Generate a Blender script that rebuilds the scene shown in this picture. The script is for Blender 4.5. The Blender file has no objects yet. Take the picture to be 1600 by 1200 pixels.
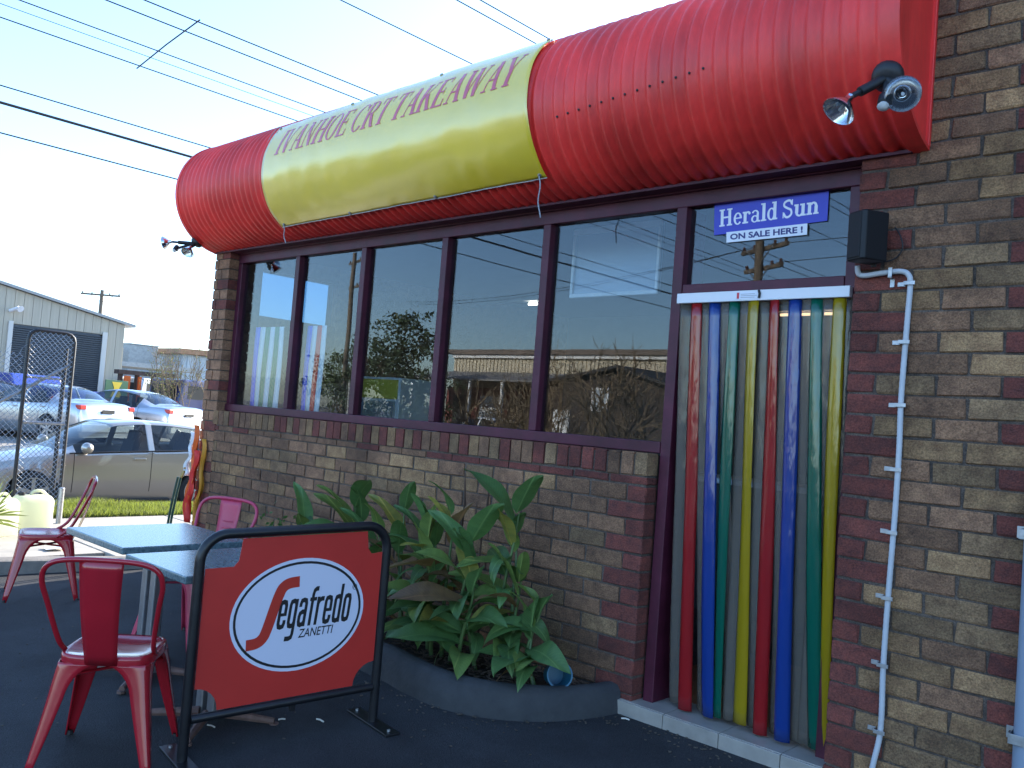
import bpy, bmesh, math, random
from mathutils import Vector, Matrix, noise
random.seed(7)
R = math.radians
scene = bpy.context.scene
C = scene.collection

# ------------------------------------------------------------------ camera
# x runs along the shop front (to the right), y into the shop, z up; metres
YAW, PITCH, ROLL, EYE = R(46.7), R(2.3), R(4.46), Vector((0, -3.7, 1.42))
_h = Vector((-math.cos(YAW), math.sin(YAW), 0)); _r0 = Vector((_h.y, -_h.x, 0))
_f = _h*math.cos(PITCH) + Vector((0, 0, math.sin(PITCH))); _u0 = _r0.cross(_f)
_r = _r0*math.cos(ROLL) + _u0*math.sin(ROLL); _u = -_r0*math.sin(ROLL) + _u0*math.cos(ROLL)
cam_data = bpy.data.cameras.new('camera'); cam = bpy.data.objects.new('camera', cam_data); C.objects.link(cam)
cam.matrix_world = Matrix(((_r.x, _u.x, -_f.x, EYE.x), (_r.y, _u.y, -_f.y, EYE.y), (_r.z, _u.z, -_f.z, EYE.z), (0, 0, 0, 1)))
cam_data.sensor_fit = 'HORIZONTAL'; cam_data.sensor_width = 36; cam_data.lens = 36*1370/1600
cam_data.clip_start = 0.05; cam_data.clip_end = 3000
scene.camera = cam

# ------------------------------------------------------------------ sky, sun, exposure
SUN_EL = R(25); SUN_AZ = math.atan2(-0.093, 0.996)      # measured clockwise from +y
world = bpy.data.worlds.new('World'); scene.world = world; world.use_nodes = True
wt = world.node_tree; wt.nodes.clear()
wo = wt.nodes.new('ShaderNodeOutputWorld'); wb = wt.nodes.new('ShaderNodeBackground'); ws = wt.nodes.new('ShaderNodeTexSky')
ws.sky_type = 'NISHITA'; ws.sun_disc = False; ws.sun_elevation = SUN_EL; ws.sun_rotation = SUN_AZ
ws.air_density = 1.0; ws.dust_density = 0.8; ws.ozone_density = 4.8; ws.altitude = 50
wb.inputs['Strength'].default_value = 0.15
# a few small fair-weather clouds over the whole sky
tc = wt.nodes.new('ShaderNodeTexCoord'); mp = wt.nodes.new('ShaderNodeMapping'); mp.inputs['Scale'].default_value = (1, 1, 2.6)
mp.inputs['Location'].default_value = (0.3, 0.1, 0.0)
nz = wt.nodes.new('ShaderNodeTexNoise'); nz.inputs['Scale'].default_value = 5.0; nz.inputs['Detail'].default_value = 7; nz.inputs['Roughness'].default_value = 0.55
cr = wt.nodes.new('ShaderNodeValToRGB'); cr.color_ramp.elements[0].position = 0.60; cr.color_ramp.elements[1].position = 0.78
cr.color_ramp.elements[1].color = (0.55, 0.55, 0.55, 1)
mx = wt.nodes.new('ShaderNodeMix'); mx.data_type = 'RGBA'; mx.inputs['B'].default_value = (3.2, 3.1, 3.0, 1)
wt.links.new(tc.outputs['Generated'], mp.inputs['Vector']); wt.links.new(mp.outputs[0], nz.inputs['Vector'])
wt.links.new(nz.outputs['Fac'], cr.inputs[0]); wt.links.new(cr.outputs[0], mx.inputs['Factor']); wt.links.new(ws.outputs[0], mx.inputs['A'])
wt.links.new(mx.outputs['Result'], wb.inputs['Color']); wt.links.new(wb.outputs[0], wo.inputs[0])
sun_data = bpy.data.lights.new('sun', 'SUN'); sun_data.energy = 4.0; sun_data.angle = R(0.53); sun_data.color = (1, 0.93, 0.82)
sun = bpy.data.objects.new('sun', sun_data); C.objects.link(sun)
_to = Vector((math.sin(SUN_AZ)*math.cos(SUN_EL), math.cos(SUN_AZ)*math.cos(SUN_EL), math.sin(SUN_EL)))
sun.rotation_euler = _to.to_track_quat('Z', 'Y').to_euler(); sun.location = (-5, 20, 15)
scene.view_settings.view_transform = 'Standard'; scene.view_settings.look = 'None'
scene.view_settings.exposure = 2.0; scene.view_settings.gamma = 1.0; scene.view_settings.use_curve_mapping = False
scene.cycles.max_bounces = 6; scene.cycles.transparent_max_bounces = 24

# ------------------------------------------------------------------ materials
MATS = {}
def _n(t, k): return t.nodes.new(k)
def mat(name, col, rough=0.6, metal=0.0, var=0.0, scale=8.0, bump=0.0, bscale=60.0, spec=0.5, col2=None, coat=0.0, coat_rough=0.1, objrand=0.0, detail=5.0, stretch=None, rvar=0.0, speck=0.0, weather=None):
    if name in MATS: return MATS[name]
    m = bpy.data.materials.new(name); m.use_nodes = True; t = m.node_tree; b = t.nodes['Principled BSDF']
    b.inputs['Roughness'].default_value = rough; b.inputs['Metallic'].default_value = metal; b.inputs['Specular IOR Level'].default_value = spec
    b.inputs['Coat Weight'].default_value = coat; b.inputs['Coat Roughness'].default_value = coat_rough
    c2 = col2 or tuple(max(0, v*(1-var)) for v in col); c1 = col if col2 else tuple(min(1, v*(1+var*0.6)) for v in col)
    co = _n(t, 'ShaderNodeTexCoord'); src = co.outputs['Object']
    if stretch:
        mpp = _n(t, 'ShaderNodeMapping'); mpp.inputs['Scale'].default_value = stretch; t.links.new(src, mpp.inputs[0]); src = mpp.outputs[0]
    last = None
    if var > 0 or col2:
        n1 = _n(t, 'ShaderNodeTexNoise'); n1.inputs['Scale'].default_value = scale; n1.inputs['Detail'].default_value = detail; n1.inputs['Roughness'].default_value = 0.62
        oi = _n(t, 'ShaderNodeObjectInfo'); ad = _n(t, 'ShaderNodeVectorMath'); ad.operation = 'ADD'
        ml = _n(t, 'ShaderNodeMath'); ml.operation = 'MULTIPLY'; ml.inputs[1].default_value = 37.0
        t.links.new(oi.outputs['Random'], ml.inputs[0]); t.links.new(src, ad.inputs[0]); t.links.new(ml.outputs[0], ad.inputs[1]); t.links.new(ad.outputs[0], n1.inputs['Vector'])
        rp = _n(t, 'ShaderNodeValToRGB'); rp.color_ramp.elements[0].position = 0.32; rp.color_ramp.elements[1].position = 0.68
        rp.color_ramp.elements[0].color = (*c2, 1); rp.color_ramp.elements[1].color = (*c1, 1)
        t.links.new(n1.outputs['Fac'], rp.inputs[0]); last = rp.outputs[0]
        if rvar > 0:
            mr = _n(t, 'ShaderNodeMapRange'); mr.inputs['To Min'].default_value = max(0.02, rough-rvar); mr.inputs['To Max'].default_value = min(1, rough+rvar)
            t.links.new(n1.outputs['Fac'], mr.inputs['Value']); t.links.new(mr.outputs[0], b.inputs['Roughness'])
        if objrand > 0:
            hs = _n(t, 'ShaderNodeHueSaturation'); mr = _n(t, 'ShaderNodeMapRange'); mr.inputs['To Min'].default_value = 1-objrand; mr.inputs['To Max'].default_value = 1+objrand
            t.links.new(oi.outputs['Random'], mr.inputs['Value']); t.links.new(mr.outputs[0], hs.inputs['Value']); t.links.new(last, hs.inputs['Color']); last = hs.outputs[0]
        if speck > 0:
            n3 = _n(t, 'ShaderNodeTexNoise'); n3.inputs['Scale'].default_value = 150; n3.inputs['Detail'].default_value = 4; n3.inputs['Roughness'].default_value = 0.7; t.links.new(ad.outputs[0], n3.inputs['Vector'])
            m3 = _n(t, 'ShaderNodeMapRange'); m3.inputs['From Min'].default_value = 0.36; m3.inputs['From Max'].default_value = 0.62; m3.inputs['To Min'].default_value = 1-speck; m3.inputs['To Max'].default_value = 1+speck*0.5; t.links.new(n3.outputs['Fac'], m3.inputs['Value'])
            h3 = _n(t, 'ShaderNodeHueSaturation'); t.links.new(m3.outputs[0], h3.inputs['Value']); t.links.new(last, h3.inputs['Color']); last = h3.outputs[0]
        if weather:                      # broad stains that run on across neighbouring pieces
            ws_, wsc = weather[0], weather[1]; gp = _n(t, 'ShaderNodeNewGeometry'); wm = _n(t, 'ShaderNodeMapping'); wm.inputs['Scale'].default_value = wsc; t.links.new(gp.outputs['Position'], wm.inputs[0])
            wn = _n(t, 'ShaderNodeTexNoise'); wn.inputs['Scale'].default_value = 1.0; wn.inputs['Detail'].default_value = 6; wn.inputs['Roughness'].default_value = 0.65; t.links.new(wm.outputs[0], wn.inputs['Vector'])
            wr_ = _n(t, 'ShaderNodeMapRange'); wr_.inputs['From Min'].default_value = 0.35; wr_.inputs['From Max'].default_value = 0.62; wr_.inputs['To Min'].default_value = 1-ws_; wr_.inputs['To Max'].default_value = 1+ws_*0.35; t.links.new(wn.outputs['Fac'], wr_.inputs['Value'])
            wh = _n(t, 'ShaderNodeHueSaturation'); t.links.new(wr_.outputs[0], wh.inputs['Value']); t.links.new(last, wh.inputs['Color']); last = wh.outputs[0]
        t.links.new(last, b.inputs['Base Color'])
    else:
        b.inputs['Base Color'].default_value = (*col, 1)
    if bump > 0:
        n2 = _n(t, 'ShaderNodeTexNoise'); n2.inputs['Scale'].default_value = bscale; n2.inputs['Detail'].default_value = 4
        bp = _n(t, 'ShaderNodeBump'); bp.inputs['Strength'].default_value = 1.0; bp.inputs['Distance'].default_value = bump
        t.links.new(src, n2.inputs['Vector']); t.links.new(n2.outputs['Fac'], bp.inputs['Height']); t.links.new(bp.outputs[0], b.inputs['Normal'])
    MATS[name] = m; return m
def emit(name, col, strength):
    m = mat(name, col); b = m.node_tree.nodes['Principled BSDF']; b.inputs['Emission Color'].default_value = (*col, 1); b.inputs['Emission Strength'].default_value = strength; return m
def glass(name, tint=(0.8, 0.85, 0.85), ior=1.7, rough=0.0, bump=0.0, bscale=1.5):
    if name in MATS: return MATS[name]
    m = bpy.data.materials.new(name); m.use_nodes = True; t = m.node_tree; t.nodes.clear()
    o = _n(t, 'ShaderNodeOutputMaterial'); mi = _n(t, 'ShaderNodeMixShader'); tr = _n(t, 'ShaderNodeBsdfTransparent'); gl = _n(t, 'ShaderNodeBsdfGlossy'); fr = _n(t, 'ShaderNodeFresnel')
    tr.inputs[0].default_value = (*tint, 1); gl.inputs['Roughness'].default_value = rough; fr.inputs['IOR'].default_value = ior
    ge = _n(t, 'ShaderNodeNewGeometry'); mr = _n(t, 'ShaderNodeMapRange'); mr.inputs['To Min'].default_value = ior; mr.inputs['To Max'].default_value = 1/ior
    t.links.new(ge.outputs['Backfacing'], mr.inputs['Value']); t.links.new(mr.outputs[0], fr.inputs['IOR'])
    t.links.new(fr.outputs[0], mi.inputs[0]); t.links.new(tr.outputs[0], mi.inputs[1]); t.links.new(gl.outputs[0], mi.inputs[2]); t.links.new(mi.outputs[0], o.inputs[0])
    if bump > 0:
        co = _n(t, 'ShaderNodeTexCoord'); n2 = _n(t, 'ShaderNodeTexNoise'); n2.inputs['Scale'].default_value = bscale; n2.inputs['Detail'].default_value = 1
        bp = _n(t, 'ShaderNodeBump'); bp.inputs['Distance'].default_value = bump
        t.links.new(co.outputs['Object'], n2.inputs['Vector']); t.links.new(n2.outputs['Fac'], bp.inputs['Height']); t.links.new(bp.outputs[0], gl.inputs['Normal']); t.links.new(bp.outputs[0], fr.inputs['Normal'])
    MATS[name] = m; return m
def vinyl(name, col, alpha, rough=0.12):
    """half see-through soft plastic strip"""
    if name in MATS: return MATS[name]
    m = bpy.data.materials.new(name); m.use_nodes = True; t = m.node_tree; b = t.nodes['Principled BSDF']
    b.inputs['Base Color'].default_value = (*col, 1); b.inputs['Roughness'].default_value = rough; b.inputs['Specular IOR Level'].default_value = 0.8
    b.inputs['Coat Weight'].default_value = 0.6; b.inputs['Coat Roughness'].default_value = 0.05
    o = t.nodes['Material Output']; tr = _n(t, 'ShaderNodeBsdfTransparent'); tl = _n(t, 'ShaderNodeBsdfTranslucent'); m1 = _n(t, 'ShaderNodeMixShader'); m2 = _n(t, 'ShaderNodeMixShader')
    tl.inputs[0].default_value = (*col, 1); tr.inputs[0].default_value = (*[min(1, 0.35+0.8*c) for c in col], 1)
    m1.inputs[0].default_value = 0.35; m2.inputs[0].default_value = alpha
    co = _n(t, 'ShaderNodeTexCoord'); mpp = _n(t, 'ShaderNodeMapping'); mpp.inputs['Scale'].default_value = (14, 14, 2.2); n2 = _n(t, 'ShaderNodeTexNoise'); n2.inputs['Scale'].default_value = 2.0; n2.inputs['Detail'].default_value = 3
    bp = _n(t, 'ShaderNodeBump'); bp.inputs['Distance'].default_value = 0.006
    t.links.new(co.outputs['Object'], mpp.inputs[0]); t.links.new(mpp.outputs[0], n2.inputs['Vector']); t.links.new(n2.outputs['Fac'], bp.inputs['Height']); t.links.new(bp.outputs[0], b.inputs['Normal']); t.links.new(bp.outputs[0], b.inputs['Coat Normal'])
    t.links.new(b.outputs[0], m1.inputs[1]); t.links.new(tl.outputs[0], m1.inputs[2]); t.links.new(tr.outputs[0], m2.inputs[1]); t.links.new(m1.outputs[0], m2.inputs[2]); t.links.new(m2.outputs[0], o.inputs[0])
    MATS[name] = m; return m

# ------------------------------------------------------------------ mesh builder
class MB:
    def __init__(s): s.v = []; s.f = []
    def quad(s, a, b, c, d):
        i = len(s.v); s.v += [tuple(a), tuple(b), tuple(c), tuple(d)]; s.f.append((i, i+1, i+2, i+3)); return s
    def poly(s, pts):
        i = len(s.v); s.v += [tuple(p) for p in pts]; s.f.append(tuple(range(i, i+len(pts)))); return s
    def box(s, x0, x1, y0, y1, z0, z1):
        i = len(s.v); s.v += [(x0,y0,z0),(x1,y0,z0),(x1,y1,z0),(x0,y1,z0),(x0,y0,z1),(x1,y0,z1),(x1,y1,z1),(x0,y1,z1)]
        s.f += [(i,i+3,i+2,i+1),(i+4,i+5,i+6,i+7),(i,i+1,i+5,i+4),(i+1,i+2,i+6,i+5),(i+2,i+3,i+7,i+6),(i+3,i,i+4,i+7)]; return s
    def obox(s, c, ax, ay, az, hx, hy, hz):
        c = Vector(c); ax = Vector(ax).normalized(); ay = Vector(ay).normalized(); az = Vector(az).normalized(); i = len(s.v)
        for dz in (-1, 1):
            for dx, dy in ((-1,-1),(1,-1),(1,1),(-1,1)): s.v.append(tuple(c + ax*dx*hx + ay*dy*hy + az*dz*hz))
        s.f += [(i,i+3,i+2,i+1),(i+4,i+5,i+6,i+7),(i,i+1,i+5,i+4),(i+1,i+2,i+6,i+5),(i+2,i+3,i+7,i+6),(i+3,i,i+4,i+7)]; return s
    def grid(s, fn, nu, nv, closeu=False, closev=False):
        i = len(s.v)
        for a in range(nu):
            for b in range(nv): s.v.append(tuple(fn(a, b)))
        for a in range(nu if closeu else nu-1):
            for b in range(nv if closev else nv-1):
                a2 = (a+1) % nu; b2 = (b+1) % nv
                s.f.append((i+a*nv+b, i+a2*nv+b, i+a2*nv+b2, i+a*nv+b2))
        return s
    def tube(s, pts, rad, n=8, caps=True, closed=False):
        P = [Vector(p) for p in pts]; m = len(P); rr = rad if isinstance(rad, (list, tuple)) else [rad]*m
        T = []
        for k in range(m):
            a = P[k-1] if (k > 0 or closed) else P[k]; b = P[(k+1) % m] if (k < m-1 or closed) else P[k]
            T.append((b-a).normalized() if (b-a).length > 1e-9 else Vector((0, 0, 1)))
        up = Vector((0, 0, 1)) if abs(T[0].z) < 0.9 else Vector((1, 0, 0)); nrm = (up - T[0]*up.dot(T[0])).normalized(); i = len(s.v)
        for k in range(m):
            nrm = nrm - T[k]*nrm.dot(T[k]); nrm = nrm.normalized() if nrm.length > 1e-6 else T[k].orthogonal().normalized(); bn = T[k].cross(nrm)
            for j in range(n):
                a = 2*math.pi*j/n; s.v.append(tuple(P[k] + (nrm*math.cos(a) + bn*math.sin(a))*rr[k]))
        for k in range(m if closed else m-1):
            k2 = (k+1) % m
            for j in range(n): s.f.append((i+k*n+j, i+k*n+(j+1) % n, i+k2*n+(j+1) % n, i+k2*n+j))
        if caps and not closed:
            s.f.append(tuple(i+j for j in reversed(range(n)))); s.f.append(tuple(i+(m-1)*n+j for j in range(n)))
        return s
    def lathe(s, prof, c=(0, 0, 0), axis=(0, 0, 1), n=20):
        """prof: list of (radius, height along axis)"""
        az = Vector(axis).normalized(); ax = az.orthogonal().normalized(); ay = az.cross(ax); c = Vector(c); i = len(s.v); m = len(prof)
        for (r_, h_) in prof:
            for j in range(n):
                a = 2*math.pi*j/n; s.v.append(tuple(c + az*h_ + (ax*math.cos(a) + ay*math.sin(a))*r_))
        for k in range(m-1):
            for j in range(n): s.f.append((i+k*n+j, i+k*n+(j+1) % n, i+(k+1)*n+(j+1) % n, i+(k+1)*n+j))
        s.f.append(tuple(i+j for j in reversed(range(n)))); s.f.append(tuple(i+(m-1)*n+j for j in range(n)))
        return s
    def prism(s, pts, d):
        """pts: 3-D polygon, extruded by vector d"""
        i = len(s.v); n = len(pts); d = Vector(d); s.v += [tuple(p) for p in pts] + [tuple(Vector(p)+d) for p in pts]
        s.f.append(tuple(i+k for k in reversed(range(n)))); s.f.append(tuple(i+n+k for k in range(n)))
        for k in range(n): s.f.append((i+k, i+(k+1) % n, i+n+(k+1) % n, i+n+k))
        return s
    def mesh(s, name, off=(0, 0, 0), smooth=None):
        me = bpy.data.meshes.new(name); o = off
        me.from_pydata([(v[0]-o[0], v[1]-o[1], v[2]-o[2]) for v in s.v], [], s.f); me.update()
        if smooth is not None:
            bm = bmesh.new(); bm.from_mesh(me); bmesh.ops.remove_doubles(bm, verts=bm.verts, dist=1e-5); bmesh.ops.recalc_face_normals(bm, faces=bm.faces)
            for f in bm.faces: f.smooth = True
            for e in bm.edges:
                if len(e.link_faces) == 2 and e.calc_face_angle(0) > R(smooth): e.smooth = False
            bm.to_mesh(me); bm.free()
        return me
    def build(s, name, m, parent=None, smooth=None, world=True):
        """vertices are in world metres when world is set, else local to the parent"""
        off = origin(parent) if (world and parent) else Vector((0, 0, 0))
        me = s.mesh(name, off, smooth); me.materials.append(m); o = bpy.data.objects.new(name, me); C.objects.link(o)
        if parent: o.parent = parent
        return o
def origin(o):
    v = Vector((0, 0, 0))
    while o: v = v + o.location; o = o.parent
    return v
def tag(o, label=None, cat=None, group=None, kind=None):
    if label: o['label'] = label
    if cat: o['category'] = cat
    if group: o['group'] = group
    if kind: o['kind'] = kind
    return o
def thing(name, label, cat, loc=(0, 0, 0), rz=0.0, group=None):
    o = bpy.data.objects.new(name, None); C.objects.link(o); o.location = loc; o.rotation_euler = (0, 0, rz); o.empty_display_size = 0.1
    return tag(o, label, cat, group)
def bevel(o, w, seg=2):
    b = o.modifiers.new('bevel', 'BEVEL'); b.width = w; b.segments = seg; b.limit_method = 'ANGLE'; b.angle_limit = R(40); return o
def solid(o, t, off=0.0):
    b = o.modifiers.new('solid', 'SOLIDIFY'); b.thickness = t; b.offset = off; return o
def copy_tree(o, parent=None):
    c = o.copy(); C.objects.link(c); c.parent = parent
    for ch in list(o.children): copy_tree(ch, c)
    return c
def lerp(a, b, t): return a + (b-a)*t
def interp(x, xs, ys):
    if x <= xs[0]: return ys[0]
    for i in range(len(xs)-1):
        if x <= xs[i+1]: return lerp(ys[i], ys[i+1], (x-xs[i])/(xs[i+1]-xs[i]))
    return ys[-1]
def spline(P, n=6, closed=False):
    P = [Vector(p) for p in P]; m = len(P); out = []
    for k in range(m if closed else m-1):
        p0 = P[k-1] if (k > 0 or closed) else P[k]; p1 = P[k]; p2 = P[(k+1) % m]; p3 = P[(k+2) % m] if (k+2 < m or closed) else p2
        for j in range(n):
            t = j/n; out.append(0.5*((2*p1) + (p2-p0)*t + (2*p0-5*p1+4*p2-p3)*t*t + (-p0+3*p1-3*p2+p3)*t**3))
    if not closed: out.append(P[-1])
    return out

# palette
M_red = mat('red brick', (0.23, 0.058, 0.040), 0.92, col2=(0.13, 0.040, 0.032), var=0.35, scale=22, bump=0.006, bscale=110, objrand=0.25, speck=0.4, weather=(0.4, (1.6, 1.6, 2.2)))
M_tan = mat('tan brick', (0.39, 0.225, 0.105), 0.93, col2=(0.22, 0.115, 0.056), var=0.4, scale=16, bump=0.007, bscale=100, objrand=0.25, speck=0.45, weather=(0.4, (1.6, 1.6, 2.2)))
M_brown = mat('brown brick', (0.31, 0.16, 0.085), 0.93, col2=(0.17, 0.085, 0.048), var=0.4, scale=18, bump=0.007, bscale=100, objrand=0.28, speck=0.45, weather=(0.4, (1.6, 1.6, 2.2)))
M_olive = mat('umber brick', (0.30, 0.18, 0.09), 0.93, col2=(0.18, 0.10, 0.052), var=0.4, scale=20, bump=0.007, bscale=100, objrand=0.25, speck=0.45, weather=(0.4, (1.6, 1.6, 2.2)))
M_mortar = mat('mortar', (0.12, 0.09, 0.072), 0.95, var=0.35, scale=30, bump=0.006, bscale=140, speck=0.4, weather=(0.45, (3, 3, 3)))
M_purple = mat('maroon paint', (0.078, 0.012, 0.028), 0.45, var=0.25, scale=6, bump=0.001, bscale=40, rvar=0.12, spec=0.35, weather=(0.3, (4, 4, 4)))
M_canopy = mat('red canopy paint', (0.86, 0.042, 0.034), 0.44, var=0.22, scale=2.2, bump=0.001, bscale=25, rvar=0.14, stretch=(1, 3, 0.6), weather=(0.22, (6, 1.2, 1.2)))
M_black = mat('black paint', (0.012, 0.012, 0.014), 0.35, var=0.3, scale=20, bump=0.0005, bscale=60)
M_blackpl = mat('black plastic', (0.013, 0.013, 0.015), 0.5, var=0.2, scale=10)
M_white = mat('white paint', (0.75, 0.76, 0.76), 0.5, var=0.1, scale=10)
M_chrome = mat('chrome', (0.8, 0.8, 0.82), 0.12, 1.0)
M_galv = mat('galvanised steel', (0.42, 0.43, 0.44), 0.45, 0.85, var=0.25, scale=25)
M_rubber = mat('tyre rubber', (0.018, 0.018, 0.018), 0.85, var=0.2)
M_asph = mat('asphalt', (0.034, 0.035, 0.038), 0.9, col2=(0.024, 0.0245, 0.027), var=0.3, scale=3.0, bump=0.006, bscale=160, detail=9, speck=0.55, weather=(0.45, (1.7, 1.7, 1)))
M_conc = mat('pale concrete', (0.36, 0.33, 0.28), 0.9, var=0.22, scale=2.5, bump=0.002, bscale=60, detail=8)

# ------------------------------------------------------------------ ground
def zg(x, y): return 0.035*max(-4, min(0, y)) + 0.01*max(-5, min(0, x+3))
def tz(x):                       # street profile beyond the kerb
    return interp(x, [-400, -20.5, -18.2, -18.0, -12.75, -12.6, -11.2, -10.5, -9.7, -7.2], [-0.05, -0.05, -0.42, -0.55, -0.55, -0.42, -0.12, 0.0, 0.02, 0.02])
def kerbx(y): return interp(y, [-60, -6, -1.35, -0.92, -0.33, 0.0], [-8.6, -8.5, -7.50, -7.38, -7.18, -7.12])
ys = [-60, -40, -25, -15, -8, -6] + [-5.5+0.25*i for i in range(24)]
b = MB(); xs_ = [-9, -8.2] + [-7.6+0.4*i for i in range(30)] + [8, 14, 30]
b.grid(lambda i, j: (max(xs_[i], kerbx(ys[j])-0.02), ys[j], zg(xs_[i], ys[j]) + 0.004*noise.noise((xs_[i]*0.8, ys[j]*0.8, 0))), len(xs_), len(ys))
tag(b.build('terrace_asphalt', M_asph, smooth=30), kind='structure')
# kerb between the terrace and the footpath
kp = [(-8.5, -6), (-7.95, -3.2), (-7.50, -1.35), (-7.38, -0.92), (-7.18, -0.33), (-7.13, -0.02)]
kp = [(p.x, p.y) for p in spline([(a, c, 0) for a, c in kp], 5)]
M_kerb = mat('kerb concrete', (0.22, 0.2, 0.175), 0.9, var=0.3, scale=5, bump=0.003, bscale=50)
b = MB(); b.grid(lambda i, j: [(kp[i][0], kp[i][1], zg(*kp[i])-0.05), (kp[i][0]-0.006, kp[i][1], 0.012), (kp[i][0]-0.03, kp[i][1], 0.024), (kp[i][0]-0.15, kp[i][1], 0.025), (kp[i][0]-0.16, kp[i][1], -0.05)][j], len(kp), 5)
tag(b.build('kerb', M_kerb, smooth=40), kind='structure')
# footpath of poured slabs
fp = thing('footpath', None, None); tag(fp, kind='structure'); fp.empty_display_size = 0.1
yy = -14.0; k = 0
while yy < 20:
    b = MB(); x1 = kerbx(min(0, yy+0.7))-0.152 if yy < 0.2 else -7.35
    b.box(-9.7, x1, yy+0.006, yy+1.494, -0.06, 0.018+0.003*math.sin(k*2.1)); bevel(b.build('slab', M_conc, fp), 0.006); yy += 1.5; k += 1
# verge, road, far side
M_soil = mat('verge soil', (0.10, 0.085, 0.05), 0.95, col2=(0.07, 0.09, 0.03), var=0.4, scale=6)
b = MB(); vx = [-12.6, -12.2, -11.8, -11.2, -10.8, -10.5, -10.1, -9.7]
b.grid(lambda i, j: (vx[i], -120+8*j, tz(vx[i])), len(vx), 31); tag(b.build('verge_soil', M_soil, smooth=60), kind='structure')
M_road = mat('road asphalt', (0.085, 0.083, 0.08), 0.85, var=0.3, scale=2.0, bump=0.004, bscale=90)
b = MB(); b.box(-18.0, -12.75, -400, 400, -0.75, -0.55); tag(b.build('road', M_road), kind='structure')
b = MB(); b.box(-12.75, -12.6, -120, 120, -0.7, -0.42); b.box(-18.2, -18.0, -120, 120, -0.7, -0.42); tag(bevel(b.build('street_kerb', M_kerb), 0.02), kind='structure')
M_lot = mat('gravel lot', (0.24, 0.22, 0.19), 0.92, var=0.3, scale=1.2, bump=0.006, bscale=40)
b = MB(); b.quad((-18.2, -400, -0.42), (-18.2, 400, -0.42), (-20.5, 400, -0.05), (-20.5, -400, -0.05)); b.quad((-20.5, -400, -0.05), (-20.5, 400, -0.05), (-600, 400, -0.05), (-600, -400, -0.05))
tag(b.build('far_yard', M_lot), kind='structure')
b = MB(); b.quad((-12.6, -600, -0.8), (400, -600, -0.8), (400, 600, -0.8), (-12.6, 600, -0.8)); tag(b.build('ground', M_lot), kind='structure')
b = MB(); b.quad((-9.7, -60, -0.3), (60, -60, -0.3), (60, -400, -0.3), (-9.7, -400, -0.3)); tag(b.build('south_lot', M_road), kind='structure')
# grass on the verge
def grass(name, label, n, fx, fy, hmin, hmax, m):
    b = MB(); rnd = random.Random(3)
    for _ in range(n):
        x = fx(rnd); y = fy(rnd); z = tz(x)-0.005; h = rnd.uniform(hmin, hmax)*(0.55+0.9*max(0, 0.5+noise.noise((x*1.3, y*1.3, 1)))); a = rnd.uniform(0, 6.28); w = rnd.uniform(0.004, 0.009)
        dx, dy = math.cos(a)*w, math.sin(a)*w; l = rnd.uniform(-0.6, 0.6)*h; l2 = rnd.uniform(-0.6, 0.6)*h
        b.poly([(x-dx, y-dy, z), (x+dx, y+dy, z), (x+l, y+l2, z+h)])
    return tag(b.build(name, m), label, 'grass', kind='stuff')
M_grass = mat('grass', (0.13, 0.19, 0.03), 0.7, col2=(0.22, 0.21, 0.06), var=0.3, scale=1.5)
_gt = _n(M_grass.node_tree, 'ShaderNodeBsdfTranslucent'); _gt.inputs[0].default_value = (0.22, 0.26, 0.04, 1); _gm = _n(M_grass.node_tree, 'ShaderNodeMixShader'); _gm.inputs[0].default_value = 0.5
M_grass.node_tree.links.new(M_grass.node_tree.nodes['Principled BSDF'].outputs[0], _gm.inputs[1]); M_grass.node_tree.links.new(_gt.outputs[0], _gm.inputs[2]); M_grass.node_tree.links.new(_gm.outputs[0], M_grass.node_tree.nodes['Material Output'].inputs[0])
grass('verge_grass', 'sunlit green grass strip between footpath and road', 52000, lambda r: -9.72-1.5*r.random()**1.1, lambda r: r.uniform(-2.0, 3.6), 0.03, 0.11, M_grass)

# ------------------------------------------------------------------ the shop
shop = thing('takeaway_shop', 'brick takeaway shop with maroon window frames and red corrugated canopy', 'building', (-4.3, 2.3, 0))
PITCH_Z = 0.0867
def brick_mesh(name, w, h, d, seed):
    rnd = random.Random(seed); bm = bmesh.new(); bmesh.ops.create_cube(bm, size=1.0)
    for v in bm.verts: v.co = Vector((v.co.x*w, (v.co.y+0.5)*d, v.co.z*h))
    bmesh.ops.bevel(bm, geom=list(bm.edges), offset=0.0045, segments=1, affect='EDGES', profile=0.5)
    for v in bm.verts:
        if v.co.y < d*0.3: v.co += Vector((rnd.uniform(-.004, .004), rnd.uniform(-.0015, .003), rnd.uniform(-.0036, .0036)))
    me = bpy.data.meshes.new(name); bm.to_mesh(me); bm.free(); me.materials.append(M_tan); return me
_bm = {}
def brick_data(w, h, d=0.1):
    key = (round(w, 3), round(h, 3)); L = _bm.setdefault(key, [])
    if len(L) < (4 if w > 0.2 or h > 0.1 else 3): L.append(brick_mesh('brick', w, h, d, len(L)*17+int(w*1000))); return L[-1]
    return random.choice(L)
BR = []   # (score, wall object, name, mesh, centre, material)
def seen(x, y, z):
    v = Vector((x, y, z)) - EYE; d = v.dot(_f)
    if d < 0.2: return None
    return 800+1370*v.dot(_r)/d, 600-1370*v.dot(_u)/d, d
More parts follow.
